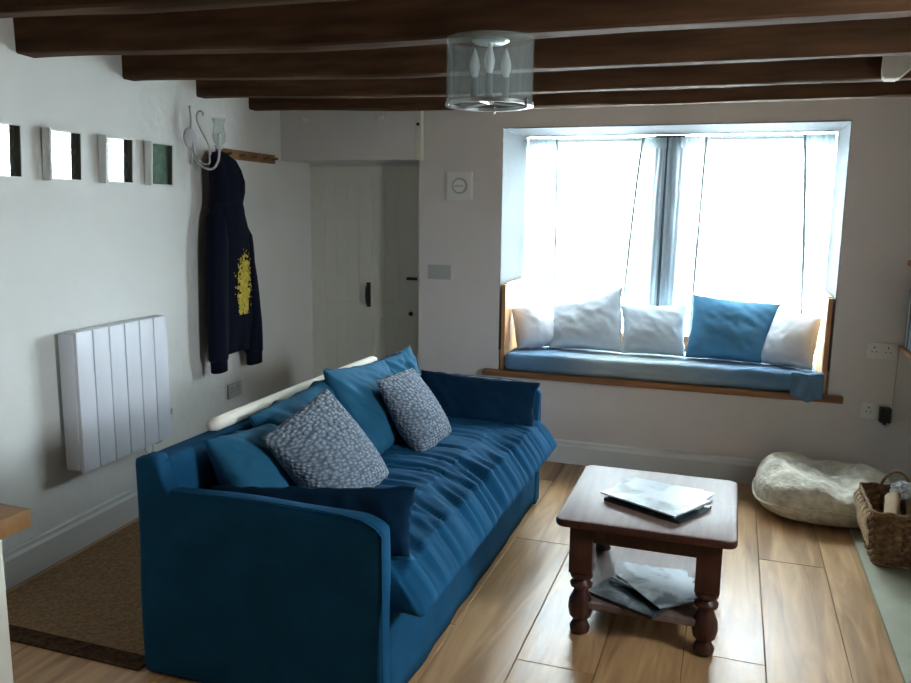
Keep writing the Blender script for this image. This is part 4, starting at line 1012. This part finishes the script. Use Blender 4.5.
for v in bm.verts:
    d = 1 + .35 * nz(v.co.x * 2.5, v.co.y * 2.5, v.co.z * 2.5) + .2 * abs(nz(v.co.x * 6, v.co.y * 6, v.co.z * 6))
    v.co = Vector((.795 + v.co.x * .050 * d, 3.945 + v.co.y * .028 * d, .275 + v.co.z * .038 * d))
pp = mat('crumpled_newspaper', (.55, .60, .64), .6, .3, var=(60, .5)); o = build('crumpled_paper', bm, pp); origin_to(o, (.795, 3.945, .24)); tag(o, 'crumpled grey-white newspaper in the back of the basket', 'paper')

# ------------------------------------------------------------------ wall shelves with books on the right
def shelf(z, label, y0=3.6):
    bm = bmesh.new(); box(bm, .843, XR - .001, y0, YB - .001, z - .03, z, .006); o = build('wall_shelf', bm, M['sill']); origin_to(o, (.98, (y0 + YB) / 2, z - .03)); tag(o, label, 'shelf', 'wooden shelves in the right corner')
shelf(.832, 'lower brown wooden shelf at the right edge, holding the books')
shelf(1.275, 'upper brown wooden shelf at the right edge, above the books')
bmats = [mat('blue_grey_book_cover', (.20, .29, .36), .4, .5), mat('white_book_cover', (.62, .66, .68), .4, .5), mat('dark_book_cover', (.05, .07, .09), .4, .5), mat('pale_blue_book_cover', (.35, .47, .55), .4, .5)]
y = YB - .008; lab = ['blue-grey book on the lower shelf, hard against the back wall', 'white book on the lower shelf, second from the back wall', 'dark book on the lower shelf, third from the back wall', 'pale blue book on the lower shelf, fourth from the back wall', 'blue-grey book on the lower shelf, fifth from the back wall', 'white book on the lower shelf, sixth and nearest the camera']
for k in range(6):
    t = (.036, .028, .042, .03, .038, .03)[k]; h_ = (.295, .30, .285, .30, .29, .28)[k]
    rt_ = empty('book', (.96, y - t / 2, .8325), lab[k], 'book', 'books on the lower shelf')
    bm = bmesh.new(); box(bm, .862, 1.06, y - t, y - .001, .8325, .8325 + h_, .003); build('cover', bm, bmats[(0, 1, 2, 3, 0, 1)[k]], rt_)
    bm = bmesh.new(); box(bm, .868, 1.058, y - t + .003, y - .004, .833 + h_ - .002, .833 + h_ + .0004); build('page_block', bm, M['paper'], rt_, smooth=False)
    y -= t + .001

# ------------------------------------------------------------------ side table at lower left
st = empty('side_table', (-2.1, 1.1, 0), 'oak-topped table with white legs at the lower left edge', 'table')
bm = bmesh.new(); box(bm, -2.55, -1.657, .75, 1.504, .685, .735, .004); build('tabletop', bm, M['oak'], st)
bm = bmesh.new(); box(bm, -2.50, -1.72, .81, .83, .59, .684); box(bm, -2.50, -1.72, 1.42, 1.44, .59, .684); build('apron', bm, M['cream'], st, smooth=False)
for x in (-2.50, -1.76):
    for y in (.80, 1.39): bm = bmesh.new(); box(bm, x, x + .06, y, y + .06, .001, .684, .003); build('leg', bm, M['cream'], st)
